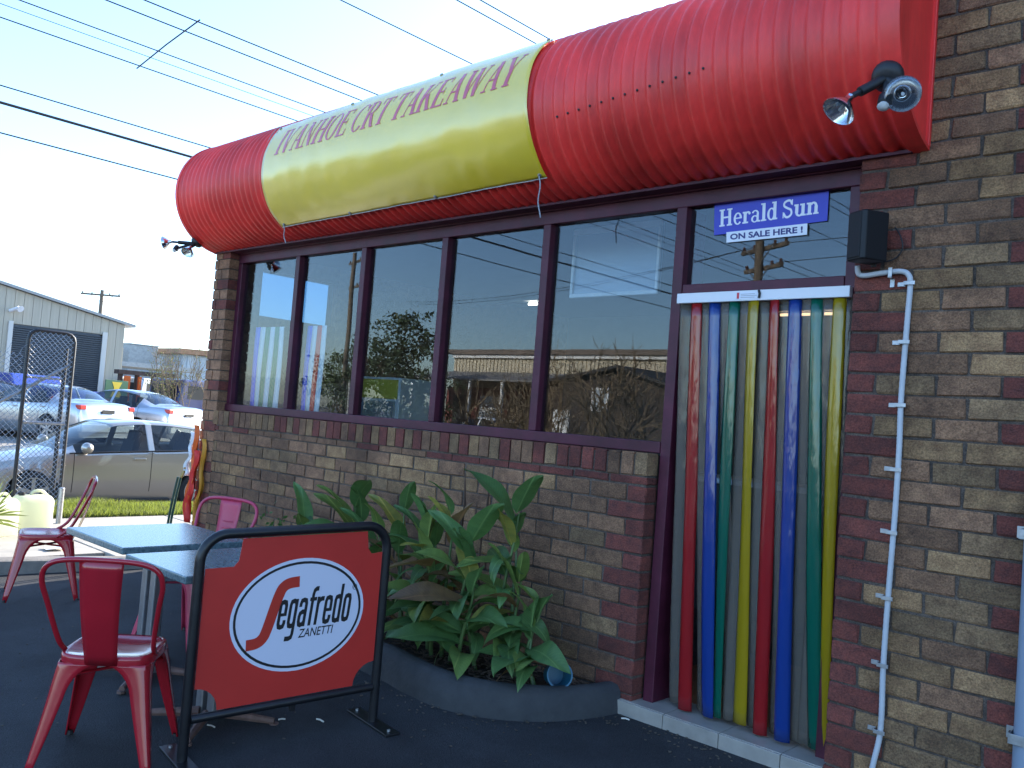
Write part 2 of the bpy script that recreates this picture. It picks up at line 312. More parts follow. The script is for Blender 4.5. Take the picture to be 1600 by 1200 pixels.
def brick(wall, name, x0, x1, z0, z1, m, y=0.0):
    c = ((x0+x1)/2 , y + random.uniform(-0.0015, 0.0025), (z0+z1)/2 + random.uniform(-0.0012, 0.0012)); q = seen(*c); sc = 0
    if q and -20 < q[0] < 1620 and -20 < q[1] < 1215:
        sc = (x1-x0)*(z1-z0)/q[2]**2
        if (310 < q[0] < 590 and q[1] > 830) or (q[0] < 700 and q[1] > 960): sc *= 0.05   # behind the barrier
    BR.append((sc, wall, name, x1-x0, z1-z0, c, m))
def core(name, label=None): b = MB(); o = b.box(*label).build(name, M_mortar, shop); return o
rb = random.Random(11)
def bodymat(top=False):
    r_ = rb.random(); return M_tan if r_ < 0.42 else (M_brown if r_ < 0.75 else M_olive)
# pier and wall beside the door
w1 = core('door_pier', (-1.519, 3.0, 0.009, 0.25, -0.3, 4.2))
for k in range(-19, 30):
    z0 = 1.561 + k*PITCH_Z; z1 = z0+0.0765
    if z0 > 4.1: continue
    full = (k % 2 == 0); left = -1.525
    lim = -1.245 if z0 > 2.66 else left
    segs = [(left, left+0.23, M_red)] if full else [(left, left+0.11, M_red)]
    x = segs[0][1]+0.011; i = 0
    while x < 1.4:
        m = bodymat()
        if (not full) and i == 2: m = M_red
        if full and i == 2: segs.append((x, x+0.11, M_red)); x += 0.121; i += 1; continue
        segs.append((x, x+0.229, m)); x += 0.240; i += 1
    for a, c_, m in segs:
        if c_ <= lim+0.03: continue
        a = max(a, lim)
        brick(w1, 'brick', a, c_, z0, z1, m)
# low wall under the windows
w2 = core('window_wall', (-6.88, -2.517, 0.009, 0.14, -0.3, 1.292))
for k in range(-14, 3):
    z0 = 0.968 + k*PITCH_Z; z1 = z0+0.0765 if k < 2 else 1.176
    full = (k % 2 == 0); right = -2.51
    x = right; i = 0
    while x > -6.86:
        w = 0.229
        if i == 0: w = 0.229 if full else 0.11
        a = max(x-w, -6.885); m = M_red if i == 0 else (M_brown if rb.random() < 0.45 else bodymat())
        if k == 2: m = rb.choice([M_red, M_brown, M_red])
        if x-a > 0.04: brick(w2, 'brick', a, x, z0, z1, m)
        x = a-0.011; i += 1
x = -2.51
while x > -6.86:
    m = rb.choice([M_red, M_brown, M_red, M_brown, M_tan, M_olive]); brick(w2, 'sill_brick', x-0.076, x, 1.187+rb.uniform(-.004, .004), 1.303, m, -0.004); x -= 0.0866
# corner pier at the far end
w3 = core('corner_pier', (-7.12, -6.893, 0.009, 0.25, -0.3, 2.72))
for k in range(-19, 14):
    z0 = 1.561 + k*PITCH_Z; z1 = z0+0.0765
    if k % 2 == 0: brick(w3, 'brick', -7.125, -7.015, z0, z1, rb.choice([M_red, M_brown, M_brown, M_brown])); brick(w3, 'brick', -7.004, -6.885, z0, z1, rb.choice([M_red, M_brown, M_brown]))
    else: brick(w3, 'brick', -7.13, -7.07, z0, z1, rb.choice([M_red, M_brown, M_brown, M_brown])); brick(w3, 'brick', -7.058, -6.885, z0, z1, rb.choice([M_red, M_brown, M_brown, M_brown]))
BR.sort(key=lambda t: -t[0])
nb = {}; rest = {}
for n_, (sc, wl, nm, w, h, c, m) in enumerate(BR):
    big = nb.get('brick', 0) < 298 and sc > 0
    o_ = origin(wl)
    if big:
        nb['brick'] = nb.get('brick', 0)+1
        o = bpy.data.objects.new(nm, brick_data(w, h)); C.objects.link(o); o.parent = wl; o.location = Vector(c)-o_
        o.material_slots[0].link = 'OBJECT'; o.material_slots[0].material = m
    else:
        rest.setdefault((wl.name, m.name), (wl, m, MB()))[2].box(c[0]-w/2, c[0]+w/2, c[1], c[1]+0.1, c[2]-h/2, c[2]+h/2)
for (wl, m, b) in rest.values(): tag(b.build('brickwork', m, wl), kind='stuff')

# frames
FY, FB = 0.085, 0.15
def part(name, m, *box, bv=0.004, parent=None):
    o = MB().box(*box).build(name, m, parent or shop)
    if bv: bevel(o, bv)
    return o
part('window_head', M_purple, -6.885, -1.53, FY, FB, 2.568, 2.672)
part('head_trim', M_purple, -6.885, -1.53, FY-0.022, FY-0.002, 2.64, 2.69)
part('window_sill', M_purple, -6.885, -2.494, FY-0.012, FB, 1.306, 1.364)
posts = [-5.997, -5.148, -4.285, -3.406]
part('mullion', M_purple, -6.884, -6.822, FY, FB, 1.365, 2.567)
for p in posts: part('mullion', M_purple, p, p+0.056, FY-0.006, FB+0.002, 1.365, 2.567)
part('door_post', M_purple, -2.493, -2.434, FY-0.008, 0.27, 0.06, 2.567)
part('door_jamb', M_purple, -1.60, -1.531, FY, 0.27, 0.06, 2.567)
part('transom_bar', M_purple, -2.433, -1.601, FY-0.003, 0.2, 2.110, 2.168)
M_glass = glass('window glass', (0.82, 0.87, 0.90), 1.55, bump=0.0006, bscale=1.2)
edges = [-6.822] + [q for p in posts for q in (p, p+0.056)] + [-2.493]
for i in range(5): part('window_pane', M_glass, edges[2*i]-0.0005, edges[2*i+1]+0.0005, 0.122, 0.126, 1.3645, 2.5675, bv=0)
part('transom_pane', M_glass, -2.4335, -1.6005, 0.122, 0.126, 2.1685, 2.5675, bv=0)
# doorstep of glazed tiles
ds = part('doorstep', M_mortar, -2.60, -1.45, -0.012, 0.35, -0.2, 0.062, bv=0)
M_tile = mat('cream tile', (0.34, 0.31, 0.27), 0.35, var=0.2, scale=6, rvar=0.1)
x = -2.605
for i in range(4):
    x1 = min(x+0.297, -1.527)
    bevel(MB().box(x, x1, -0.024, -0.012, -0.14, 0.066).build('tile', M_tile, ds), 0.003); bevel(MB().box(x, x1, -0.0118, 0.26, 0.062, 0.069).build('tile', M_tile, ds), 0.002); x += 0.300
# room behind the glass
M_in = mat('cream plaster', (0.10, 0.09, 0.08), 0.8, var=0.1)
M_terra = mat('terracotta tile', (0.34, 0.15, 0.06), 0.4, var=0.2, scale=8)
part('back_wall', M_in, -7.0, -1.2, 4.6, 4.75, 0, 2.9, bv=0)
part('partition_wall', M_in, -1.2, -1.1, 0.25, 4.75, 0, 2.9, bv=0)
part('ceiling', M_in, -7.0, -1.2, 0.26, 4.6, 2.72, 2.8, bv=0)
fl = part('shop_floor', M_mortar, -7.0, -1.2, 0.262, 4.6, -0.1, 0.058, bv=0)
me_t = MB().box(-0.148, 0.148, -0.148, 0.148, 0, 0.008).mesh('tile'); me_t.materials.append(M_terra)
for i in range(6):
    for j in range(4):
        o = bpy.data.objects.new('tile', me_t); C.objects.link(o); o.parent = fl; o.location = Vector((-2.55+0.3*i, 0.42+0.3*j, 0.0585)) - origin(fl)
sw = part('side_wall', M_mortar, -7.118, -6.95, 0.252, 0.36, -0.3, 2.72, bv=0)
for bx in ((0.36, 1.17, -0.3, 2.16), (0.36, 1.17, 2.57, 2.72), (1.17, 4.75, -0.3, 2.72)): MB().box(-7.118, -6.95, *bx).build('side_wall', M_brown, shop)
part('side_pane', glass('blue tinted pane', (0.27, 0.38, 0.48), 1.5), -7.03, -7.026, 0.361, 1.169, 2.161, 2.569, bv=0)
part('rear_wall', M_brown, -7.1, 3.0, 9.0, 9.2, -0.3, 3.5, bv=0)
part('roof', mat('roof sheet', (0.3, 0.3, 0.3), 0.5), -7.05, -1.26, 0.1, 9.1, 3.46, 3.54, bv=0)
part('roof', MATS['roof sheet'], -1.2, 3.0, 0.26, 9.1, 3.86, 3.95, bv=0)
part('front_panel', M_mortar, -7.05, -1.26, 0.09, 0.25, 2.73, 3.45, bv=0)

# canopy: corrugated bullnose, ribs run round the curve
CY, CZ, CR = 0.06, 3.12, 0.468
def cpt(x, a, r_): return (x, CY - r_*math.cos(a), CZ + r_*math.sin(a))
A0, A1 = R(-97), R(97); NX = 81*10
X0, X1 = -7.10, -1.30
b = MB()
def cf(i, j):
    x = lerp(X0, X1, i/NX); a = lerp(A0, A1, j/44); wob = 0.002*noise.noise((x*1.1, a*2, 0)); return cpt(x, a, CR-0.008+0.008*math.cos(2*math.pi*(x-X0)/0.0714)+wob)
b.grid(cf, NX+1, 45); cano = b.build('canopy', M_canopy, shop, smooth=60); solid(cano, 0.0012)
for (xa, xb) in ((-7.135, -7.098), (-1.318, -1.245)):
    b = MB(); prof = [(0, -0.012), (0, 0.006), (1, 0.006), (1, -0.012)]
    b.grid(lambda i, j: cpt([xa, xb][prof[j][0]], lerp(A0, A1, i/44), CR+prof[j][1]), 45, 4, closev=True); b.build('edge_band', M_canopy, cano, smooth=40)
for xe, ro in ((-7.128, CR-0.02), (-1.262, CR-0.014)):
    b = MB(); pts = [cpt(xe, lerp(A0, A1, i/44), ro) for i in range(45)]; b.prism(pts, (0.004, 0, 0)); b.build('end_panel', M_canopy, cano)
b = MB().box(-1.30, -1.243, -0.016, 0.006, 2.664, 3.9); bevel(b.build('wall_flashing', M_canopy, cano), 0.003)
b = MB().box(-7.13, -1.31, -0.02, 0.075, 2.648, 2.662); b.build('canopy_lip', M_purple, cano)
for i in range(17):      # screws with rust runs
    x = -2.95+0.0714*i; a = R(-17)+R(0.6)*i
    if i > 12: break
    MB().lathe([(0.006, 0), (0.006, 0.004), (0.003, 0.006)], cpt(x+0.0387*0, a, CR), (0, -math.cos(a), math.sin(a)), 8).build('screw', M_blackpl, cano)

# ------------------------------------------------------------------ things in the shop seen through the glass
t = thing('striped_flag', 'green, white and blue striped banner hanging inside the end window', 'banner', (-6.5, 0.2, 1.33))
def flag(t, x0, x1, cols):
    n = len(cols)
    for i, m in enumerate(cols):
        a = lerp(x0, x1, i/n); c_ = lerp(x0, x1, (i+1)/n)
        b = MB(); b.grid(lambda u, v: (lerp(a, c_, u/2)+0.0 , 0.2+0.006*math.sin(9*lerp(a, c_, u/2)+0.4*v), lerp(1.335, 2.03, v/8)), 3, 9); solid(b.build('stripe', m, t, smooth=60), 0.002)
S_blue = mat('blue cloth', (0.02, 0.08, 0.75), 0.7); S_white = mat('white cloth', (0.8, 0.8, 0.8), 0.7); S_redc = mat('red cloth', (0.8, 0.02, 0.02), 0.7); S_greenc = mat('green cloth', (0.02, 0.22, 0.1), 0.7)
flag(t, -6.70, -6.27, [S_blue, S_white, S_greenc, S_white, S_greenc, S_white])
t = thing('striped_flag', 'blue, white and red striped banner behind the second pane', 'banner', (-5.8, 0.2, 1.33)); flag(t, -5.93, -5.68, [S_blue, S_white, S_redc, S_white])
t = thing('drinks_fridge', 'pale drinks fridge inside the shop behind the third pane', 'fridge', (-6.6, 1.5, 0.06))
part('fridge_body', M_white, -6.95, -6.25, 1.45, 1.95, 0.06, 1.72, parent=t); part('fridge_door', mat('fridge glass', (0.2, 0.26, 0.3), 0.1), -6.9, -6.3, 1.435, 1.448, 0.2, 1.5, parent=t); part('fridge_header', mat('yellow print', (0.6, 0.5, 0.05), 0.4), -6.92, -6.28, 1.435, 1.449, 1.52, 1.70, parent=t)
t = thing('shop_counter', 'dim serving counter inside the shop behind the windows', 'counter', (-4.4, 2.6, 0.06))
part('counter_body', M_in, -5.8, -2.6, 2.4, 2.9, 0.06, 1.05, parent=t); part('counter_top', M_white, -5.85, -2.55, 2.36, 2.95, 1.051, 1.09, parent=t)
t = thing('menu_board', 'white framed menu board hanging inside behind the last pane', 'menu board', (-3.28, 0.62, 2.24))
part('board', mat('board face', (0.35, 0.42, 0.5), 0.3), -3.6, -2.95, 0.62, 0.65, 2.24, 2.66, parent=t)
for bx in ((-3.61, -2.94, 0.6, 0.618, 2.63, 2.67), (-3.61, -2.94, 0.6, 0.618, 2.225, 2.25), (-3.61, -3.59, 0.6, 0.618, 2.251, 2.629), (-2.96, -2.94, 0.6, 0.618, 2.251, 2.629)): part('board_frame', M_white, *bx, parent=t)
t = thing('ceiling_lamp', 'lit fluorescent ceiling lamp inside the shop', 'lamp', (-6.5, 3.0, 2.68))
part('lamp_tray', M_white, -6.94, -6.0, 2.93, 3.07, 2.66, 2.715, parent=t); MB().tube([(-6.16, 3.0, 2.63), (-6.05, 3.0, 2.63)], 0.014, 10).build('lamp_tube', emit('fluorescent tube', (1.0, 0.9, 0.72), 2.5), t)
t = thing('ceiling_lamp', 'warm lit ceiling lamp behind the strip curtain', 'lamp', (-3.4, 4.2, 2.68))
part('lamp_tray', M_white, -4.0, -2.8, 4.13, 4.27, 2.66, 2.715, parent=t); MB().tube([(-3.95, 4.2, 2.63), (-2.85, 4.2, 2.63)], 0.014, 10).build('lamp_tube', emit('warm tube', (1.0, 0.78, 0.5), 2), t)

# ------------------------------------------------------------------ lettering: strokes in a unit box, cap height 1
def par(x0, y0, x1, y1, w, n=5):
    q = []
    for i in range(n):
        a, c_ = i/n, (i+1)/n; xa, xc = lerp(x0, x1, a), lerp(x0, x1, c_); ya, yc = lerp(y0, y1, a), lerp(y0, y1, c_)
        q.append([(xa-w/2, ya), (xa+w/2, ya), (xc+w/2, yc), (xc-w/2, yc)])
    return q
def bar(x0, x1, y, h): return [[(x0, y), (x1, y), (x1, y+h), (x0, y+h)]]
def ring(cx, cy, rx, ry, wx, wy, a0=0, a1=360, n=22):
    q = []; pt = lambda a, f: (cx + (rx-f*wx)*math.cos(a), cy + (ry-f*wy)*math.sin(a))
    for i in range(n):
        a, c_ = R(lerp(a0, a1, i/n)), R(lerp(a0, a1, (i+1)/n)); q.append([pt(a, 0), pt(c_, 0), pt(c_, 1), pt(a, 1)])
    return q
def ribbon(P, w, closed=False):
    P = [Vector((p[0], p[1])) for p in P]; m = len(P); Lf = []; Rt = []
    for k in range(m):
        a = P[k-1] if (k > 0 or closed) else P[k]; c_ = P[(k+1) % m] if (k < m-1 or closed) else P[k]
        d1 = (P[k]-a).normalized() if (P[k]-a).length > 1e-9 else (c_-P[k]).normalized(); d2 = (c_-P[k]).normalized() if (c_-P[k]).length > 1e-9 else d1
        n1 = Vector((-d1.y, d1.x)); n2 = Vector((-d2.y, d2.x)); nn = (n1+n2).normalized(); sc = 1/max(0.5, nn.dot(n1)); Lf.append(P[k]+nn*w/2*sc); Rt.append(P[k]-nn*w/2*sc)
    return [[tuple(Lf[k]), tuple(Rt[k]), tuple(Rt[(k+1) % m]), tuple(Lf[(k+1) % m])] for k in range(m if closed else m-1)]
TH, TN, SH = 0.17, 0.05, 0.045
def srf(x, y, w): return bar(x-w/2, x+w/2, y, SH)
def serif_caps(ch):
    if ch == 'I': return 0.34, [par(.17, 0, .17, 1, TH), srf(.17, 0, .32), srf(.17, 1-SH, .32)]
    if ch == 'V': return 0.72, [par(.12, 1, .36, 0, TH), par(.62, 1, .38, 0, TN), srf(.12, 1-SH, .28), srf(.62, 1-SH, .22)]
    if ch == 'A': return 0.74, [par(.14, 0, .38, 1, TN), par(.62, 0, .38, 1, TH), bar(.22, .56, .32, TN), srf(.13, 0, .22), srf(.62, 0, .28)]
    if ch == 'N': return 0.76, [par(.14, 0, .14, 1, TN), par(.16, 1, .60, 0, TH), par(.62, 0, .62, 1, TN), srf(.14, 0, .22), srf(.12, 1-SH, .22), srf(.62, 1-SH, .22)]
    if ch == 'H': return 0.80, [par(.16, 0, .16, 1, TH), par(.64, 0, .64, 1, TH), bar(.2, .6, .48, TN), srf(.16, 0, .3), srf(.16, 1-SH, .3), srf(.64, 0, .3), srf(.64, 1-SH, .3)]
    if ch == 'O': return 0.74, [ring(.37, .5, .36, .52, .14, .04, n=30)]
    if ch == 'E': return 0.66, [par(.16, 0, .16, 1, TH), bar(.04, .6, 0, TN), bar(.04, .58, 1-TN, TN), bar(.2, .46, .48, TN), par(.57, 0, .60, .22, .045), par(.56, .8, .57, 1, .045), par(.45, .4, .45, .62, .04)]
    if ch == 'C': return 0.68, [ring(.38, .5, .37, .52, .14, .045, 42, 318, 26), par(.65, .68, .66, .95, .05)]
    if ch == 'R': return 0.74, [par(.16, 0, .16, 1, TH), srf(.16, 0, .3), srf(.12, 1-SH, .2), ring(.32, .745, .28, .255, .13, .045, -90, 90, 14), bar(.2, .34, .955, .045), bar(.2, .34, .49, .045), par(.38, .5, .64, 0, TH), srf(.66, 0, .18)]
    if ch == 'T': return 0.66, [par(.33, 0, .33, 1, TH), srf(.33, 0, .3), bar(.03, .63, 1-TN, TN), par(.05, .76, .045, 1, .045), par(.61, .76, .615, 1, .045)]
    if ch == 'K': return 0.76, [par(.16, 0, .16, 1, TH), srf(.16, 0, .3), srf(.16, 1-SH, .3), par(.24, .42, .60, 1, TN), par(.36, .58, .64, 0, TH), srf(.62, 1-SH, .22), srf(.64, 0, .26)]
    if ch == 'W': return 1.02, [par(.12, 1, .32, 0, TH), par(.52, 1, .34, 0, TN), par(.52, 1, .70, 0, TH), par(.92, 1, .72, 0, TN), srf(.12, 1-SH, .26), srf(.50, 1-SH, .24), srf(.92, 1-SH, .2)]
    if ch == 'Y': return 0.70, [par(.12, 1, .36, .44, TH), par(.60, 1, .38, .44, TN), par(.36, 0, .36, .48, TH), srf(.36, 0, .3), srf(.12, 1-SH, .28), srf(.6, 1-SH, .22)]
    return 0.34, []
S2, SS = 0.20, 0.09
def slab(x, y, w): return bar(x-w/2, x+w/2, y, SS)
def slab_font(ch):
    if ch == 'H': return 0.98, [par(.2, 0, .2, 1, S2), par(.74, 0, .74, 1, S2), bar(.24, .7, .46, .1), slab(.2, 0, .38), slab(.2, 1-SS, .38), slab(.74, 0, .38), slab(.74, 1-SS, .38)]
    if ch == 'e': return 0.62, [ring(.31, .34, .29, .36, .15, .08, 0, 322, 26), bar(.1, .58, .33, .075)]
    if ch == 'r': return 0.56, [par(.18, 0, .18, .68, S2), slab(.2, 0, .4), slab(.12, .68-SS, .22), ring(.38, .46, .2, .23, .1, .1, 40, 170, 10), ring(.48, .56, .08, .08, .08, .08, n=10)]
    if ch == 'a': return 0.66, [ring(.29, .47, .25, .23, .13, .075, 0, 160, 12), par(.46, .05, .46, .48, .15), ring(.27, .19, .25, .21, .13, .065, 40, 330, 18), slab(.55, 0, .2)]
    if ch == 'l': return 0.38, [par(.19, 0, .19, 1.02, S2), slab(.19, 0, .36), slab(.12, 1.02-SS, .24)]
    if ch == 'd': return 0.72, [ring(.3, .34, .28, .36, .15, .08, 20, 340, 24), par(.52, 0, .52, 1.02, S2), slab(.6, 0, .2), slab(.44, 1.02-SS, .22)]
    if ch == 'S': return 0.74, [ribbon(spline([(.62, .74, 0), (.52, .93, 0), (.34, .96, 0), (.14, .86, 0), (.13, .68, 0), (.34, .54, 0), (.56, .42, 0), (.60, .2, 0), (.44, .05, 0), (.24, .06, 0), (.1, .28, 0)], 4), .125), par(.64, .68, .64, 1, .06), par(.08, 0, .08, .34, .06)]
    if ch == 'u': return 0.78, [par(.18, .2, .18, .68, S2), slab(.12, .68-SS, .22), ring(.36, .24, .265, .26, .16, .1, 180, 330, 12), par(.58, 0, .58, .68, S2), slab(.68, 0, .18), slab(.5, .68-SS, .22)]
    if ch == 'n': return 0.82, [par(.18, 0, .18, .68, S2), slab(.18, 0, .36), slab(.1, .68-SS, .2), ring(.42, .43, .25, .27, .16, .11, 0, 150, 12), par(.59, 0, .59, .46, S2), slab(.6, 0, .34)]
    return 0.34, []
def cond_font(ch):
    w = 0.165; R_ = lambda P: ribbon(P, w); c = .06
    bowl = [(.42, .80), (.38, .91), (.26, .94), (.14, .91), (.10, .80), (.10, .20), (.14, .09), (.26, .06), (.38, .09), (.42, .20)]
    if ch == 'e': return 0.56, [R_([(.42, .44), (.42, .80), (.38, .91), (.26, .94), (.14, .91), (.10, .80), (.10, .20), (.14, .09), (.26, .06), (.38, .09), (.42, .20), (.42, .30)]), bar(.1, .5, .44, .11)]
    if ch == 'g': return 0.56, [R_(bowl), R_([(.42, 1.0), (.42, -.22), (.38, -.33), (.26, -.37), (.02, -.37)])]
    if ch == 'a': return 0.56, [R_([(.42, 0), (.42, .80), (.38, .91), (.26, .94), (.14, .91), (.10, .80), (.10, .70)]), R_([(.42, .52), (.24, .52), (.13, .46), (.10, .36), (.10, .20), (.14, .09), (.24, .06), (.36, .10), (.42, .2)])]
    if ch == 'f': return 0.42, [R_([(.46, 1.30), (.32, 1.30), (.22, 1.24), (.18, 1.12), (.18, 0)]), bar(.02, .42, .87, .13)]
    if ch == 'r': return 0.46, [R_([(.10, 1.0), (.10, 0)]), R_([(.10, .74), (.16, .86), (.28, .92), (.44, .92)])]
    if ch == 'd': return 0.56, [R_(bowl), R_([(.42, 1.38), (.42, 0)])]
    if ch == 'o': return 0.56, [ribbon(bowl + [(.42, .5)], w, True)]
    return .3, []
def layout(txt, font, gap=0.04, space=0.3):
    x = 0; out = []
    for ci, ch in enumerate(txt):
        if ch == ' ': x += space; continue
        w, st = font(ch)
        for k, s_ in enumerate(st): out.append((ci, k, [[(px+x, py) for px, py in q] for q in s_]))
        x += w+gap
    return x-gap, out
def lettering(name, m, parent, txt, font, fn, shear=0.0, **kw):
    """fn(u, v, lift) -> point; u in 0..1 along the line, v cap heights"""
    W, sts = layout(txt, font, **kw); B = {}
    for ci, k, qs in sts:
        for q in qs: B.setdefault(ci, MB()).poly([fn((x+shear*y)/W, y, k) for x, y in q])
    for b in B.values(): b.build('letter', m, parent)
def plain_text(name, txt, m, parent, place, width, height, fat=0.0, shear=0.0, world=True):
    """built-in sans font, mapped with place(u, v) u,v in metres"""
    cu = bpy.data.curves.new('text', 'FONT'); cu.body = txt; cu.offset = fat; cu.shear = shear; cu.resolution_u = 3; cu.fill_mode = 'FRONT'
    ob = bpy.data.objects.new('text', cu); C.objects.link(ob); dg = bpy.context.evaluated_depsgraph_get(); me = bpy.data.meshes.new_from_object(ob.evaluated_get(dg))
    xs = [v.co.x for v in me.vertices]; ys_ = [v.co.y for v in me.vertices]; x0, x1, y0, y1 = min(xs), max(xs), min(ys_), max(ys_)
    V3 = [tuple(place((v.co.x-x0)/(x1-x0)*width, (v.co.y-y0)/(y1-y0)*height)) for v in me.vertices]; up_ = list(range(len(V3)))
    def find(i):
        while up_[i] != i: i = up_[i]
        return i
    for p in me.polygons:
        for v in p.vertices[1:]: up_[find(v)] = find(p.vertices[0])
    B = {}
    for p in me.polygons: B.setdefault(find(p.vertices[0]), MB()).poly([V3[v] for v in p.vertices])
    bpy.data.objects.remove(ob); bpy.data.curves.remove(cu); bpy.data.meshes.remove(me)
    for b in B.values(): b.build('letter', m, parent, world=world)

# ------------------------------------------------------------------ vinyl banner on the canopy
bn = thing('vinyl_banner', 'yellow vinyl banner with red lettering tied round the red canopy', 'banner', (-4.45, -0.42, 3.1))
BX0, BX1 = -5.765, -3.145
def btop(u): return R(lerp(41, 56, u))
def bbot(u): return R(lerp(-57.5, -54, u))
def bsurf(u, a, lift=0.0):
    x = lerp(BX0, BX1, u); r_ = CR+0.012+0.005*noise.noise((x*2.3, a*1.6, 3))+0.003*noise.noise((x*9, a*4, 5))+lift; return cpt(x + 0.012*math.sin(a*2)*(1-2*u), a, r_)
M_vinyl = mat('yellow vinyl', (0.84, 0.60, 0.025), 0.28, var=0.06, scale=3, bump=0.0012, bscale=5, spec=0.7, coat=1.0, coat_rough=0.22)
MATS['yellow vinyl'].node_tree.nodes['Principled BSDF'].inputs['Coat IOR'].default_value = 1.8
b = MB(); b.grid(lambda i, j: bsurf(i/80, lerp(bbot(i/80), btop(i/80), j/40)), 81, 41); solid(b.build('banner_sheet', M_vinyl, bn, smooth=60), 0.001)
M_btext = mat('banner red', (0.62, 0.03, 0.05), 0.3, spec=0.7, coat=1.0, coat_rough=0.22); M_btext.node_tree.nodes['Principled BSDF'].inputs['Coat IOR'].default_value = 1.8
def btf(u, v, k):
    uu = lerp(0.057, 0.955, u); a0 = R(lerp(6.5, 11.0, uu)); a1 = R(lerp(30.8, 35.5, uu)); return bsurf(uu, lerp(a0, a1, v), 0.0022+0.0002*k)
lettering('lettering', M_btext, bn, 'IVANHOE CRT TAKEAWAY', serif_caps, btf, shear=0.22, gap=0.03, space=0.24)
b = MB()
for i in range(80):
    u0, u1 = i/80, (i+1)/80; b.quad(bsurf(u0, bbot(u0), .0015), bsurf(u1, bbot(u1), .0015), bsurf(u1, bbot(u1)+R(.8), .0015), bsurf(u0, bbot(u0)+R(.8), .0015))
b.build('white_hem', M_white, bn)
for u, a in ((0.01, btop(0)-R(2)), (0.33, btop(.33)-R(1.5)), (0.66, btop(.66)-R(1.5)), (0.985, btop(1)-R(3)), (0.02, bbot(0)+R(3)), (0.33, bbot(.33)+R(2)), (0.66, bbot(.66)+R(2)), (0.985, bbot(1)+R(3))):
    MB().lathe([(0.012, 0), (0.013, 0.004), (0.006, 0.008)], bsurf(u, a, 0.001), (0, -math.cos(a), math.sin(a)), 10).build('eyelet', M_galv, bn)
M_cord = mat('grey cord', (0.35, 0.38, 0.42), 0.8)
rnd = random.Random(5)
for u, ln in ((0.985, 0.22), (0.02, 0.13)):
    p = Vector(bsurf(u, bbot(u)+R(3), 0.01)); pts = [p + Vector((0.008*math.sin(k*1.1), 0.004*k, -ln*k/7)) for k in range(8)]
    MB().tube(spline(pts, 3), 0.0035, 5).build('tie_cord', M_cord, bn)
p = Vector(bsurf(0.0, btop(0), 0.012)); MB().tube(spline([p, p+Vector((-0.05, -0.01, -0.03)), p+Vector((-0.09, -0.03, -0.10)), p+Vector((-0.11, -0.04, -0.17))], 4), 0.003, 5).build('tie_cord', M_cord, bn)
# ------------------------------------------------------------------ signs on the transom pane
SB = mat('sign blue', (0.022, 0.03, 0.42), 0.4); SW = mat('sign white', (0.72, 0.74, 0.8), 0.45); SN = mat('sign navy', (0.02, 0.025, 0.16), 0.5)
t = thing('newspaper_sign', 'blue newspaper sign with white serif lettering on the pane above the door', 'sign', (-2.0, 0.118, 2.42))
def P4(a, c_, d, e, u, v): return Vector(a).lerp(Vector(c_), u).lerp(Vector(e).lerp(Vector(d), u), v)
hs = ((-2.291, 0.118, 2.415), (-1.711, 0.118, 2.431), (-1.712, 0.118, 2.585), (-2.300, 0.118, 2.571))
b = MB(); b.prism([hs[0], hs[1], hs[2], hs[3]], (0, -0.003, 0)); b.build('sign_face', SB, t)
lettering('lettering', SW, t, 'Herald Sun', slab_font, lambda u, v, k: P4(*hs, lerp(.05, .935, u), lerp(.25, .80, v)) + Vector((0, -0.0036-0.0002*k, 0)), gap=0.02, space=0.26)
t = thing('sale_sign', 'small white on sale sign stuck under the blue newspaper sign', 'sign', (-2.0, 0.115, 2.38))
h2 = ((-2.216, 0.113, 2.371), (-1.801, 0.113, 2.374), (-1.803, 0.113, 2.427), (-2.220, 0.113, 2.423))
b = MB(); b.prism(h2, (0, -0.002, 0)); b.build('sign_face', SW, t)
plain_text('lettering', 'ON SALE HERE !', SN, t, lambda x, y: P4(*h2, .05+.90*x, .22+.58*y)+Vector((0, -0.0027, 0)), 1, 1, fat=0.035)
# ------------------------------------------------------------------ strip curtain
sc_ = thing('strip_curtain', 'plastic strip curtain in red, blue, green, yellow and clear in the doorway', 'curtain', (-2.0, 0.06, 0.07))
rl = bevel(MB().box(-2.434, -1.556, 0.04, 0.075, 2.065, 2.115).build('curtain_rail', mat('white rail', (0.72, 0.72, 0.74), 0.35), sc_), 0.003)
part('rail_label', SW, -2.10, -1.99, 0.0385, 0.0397, 2.074, 2.107, bv=0, parent=rl); part('rail_label', mat('label red', (.6, .05, .06), .5), -2.098, -2.086, 0.0372, 0.0384, 2.076, 2.105, bv=0, parent=rl)
for i in range(3): part('rail_label', mat('label grey', (.3, .3, .33), .5), -2.078, -2.005+0.01*(i % 2), 0.0372, 0.0384, 2.08+0.008*i, 2.082+0.008*i, bv=0, parent=rl)
MB().tube([(-1.985, 0.036, 2.112), (-1.978, 0.034, 2.095), (-1.982, 0.036, 2.075)], 0.006, 5).build('rail_knot', M_blackpl, rl)
V = {'r': vinyl('red vinyl', (0.46, 0.018, 0.022), 0.88), 'b': vinyl('blue vinyl', (0.016, 0.065, 0.33), 0.88), 'g': vinyl('green vinyl', (0.004, 0.16, 0.10), 0.88), 'y': vinyl('yellow vinyl strip', (0.48, 0.34, 0.012), 0.88), 'c': vinyl('clear vinyl', (0.36, 0.32, 0.27), 0.40)}
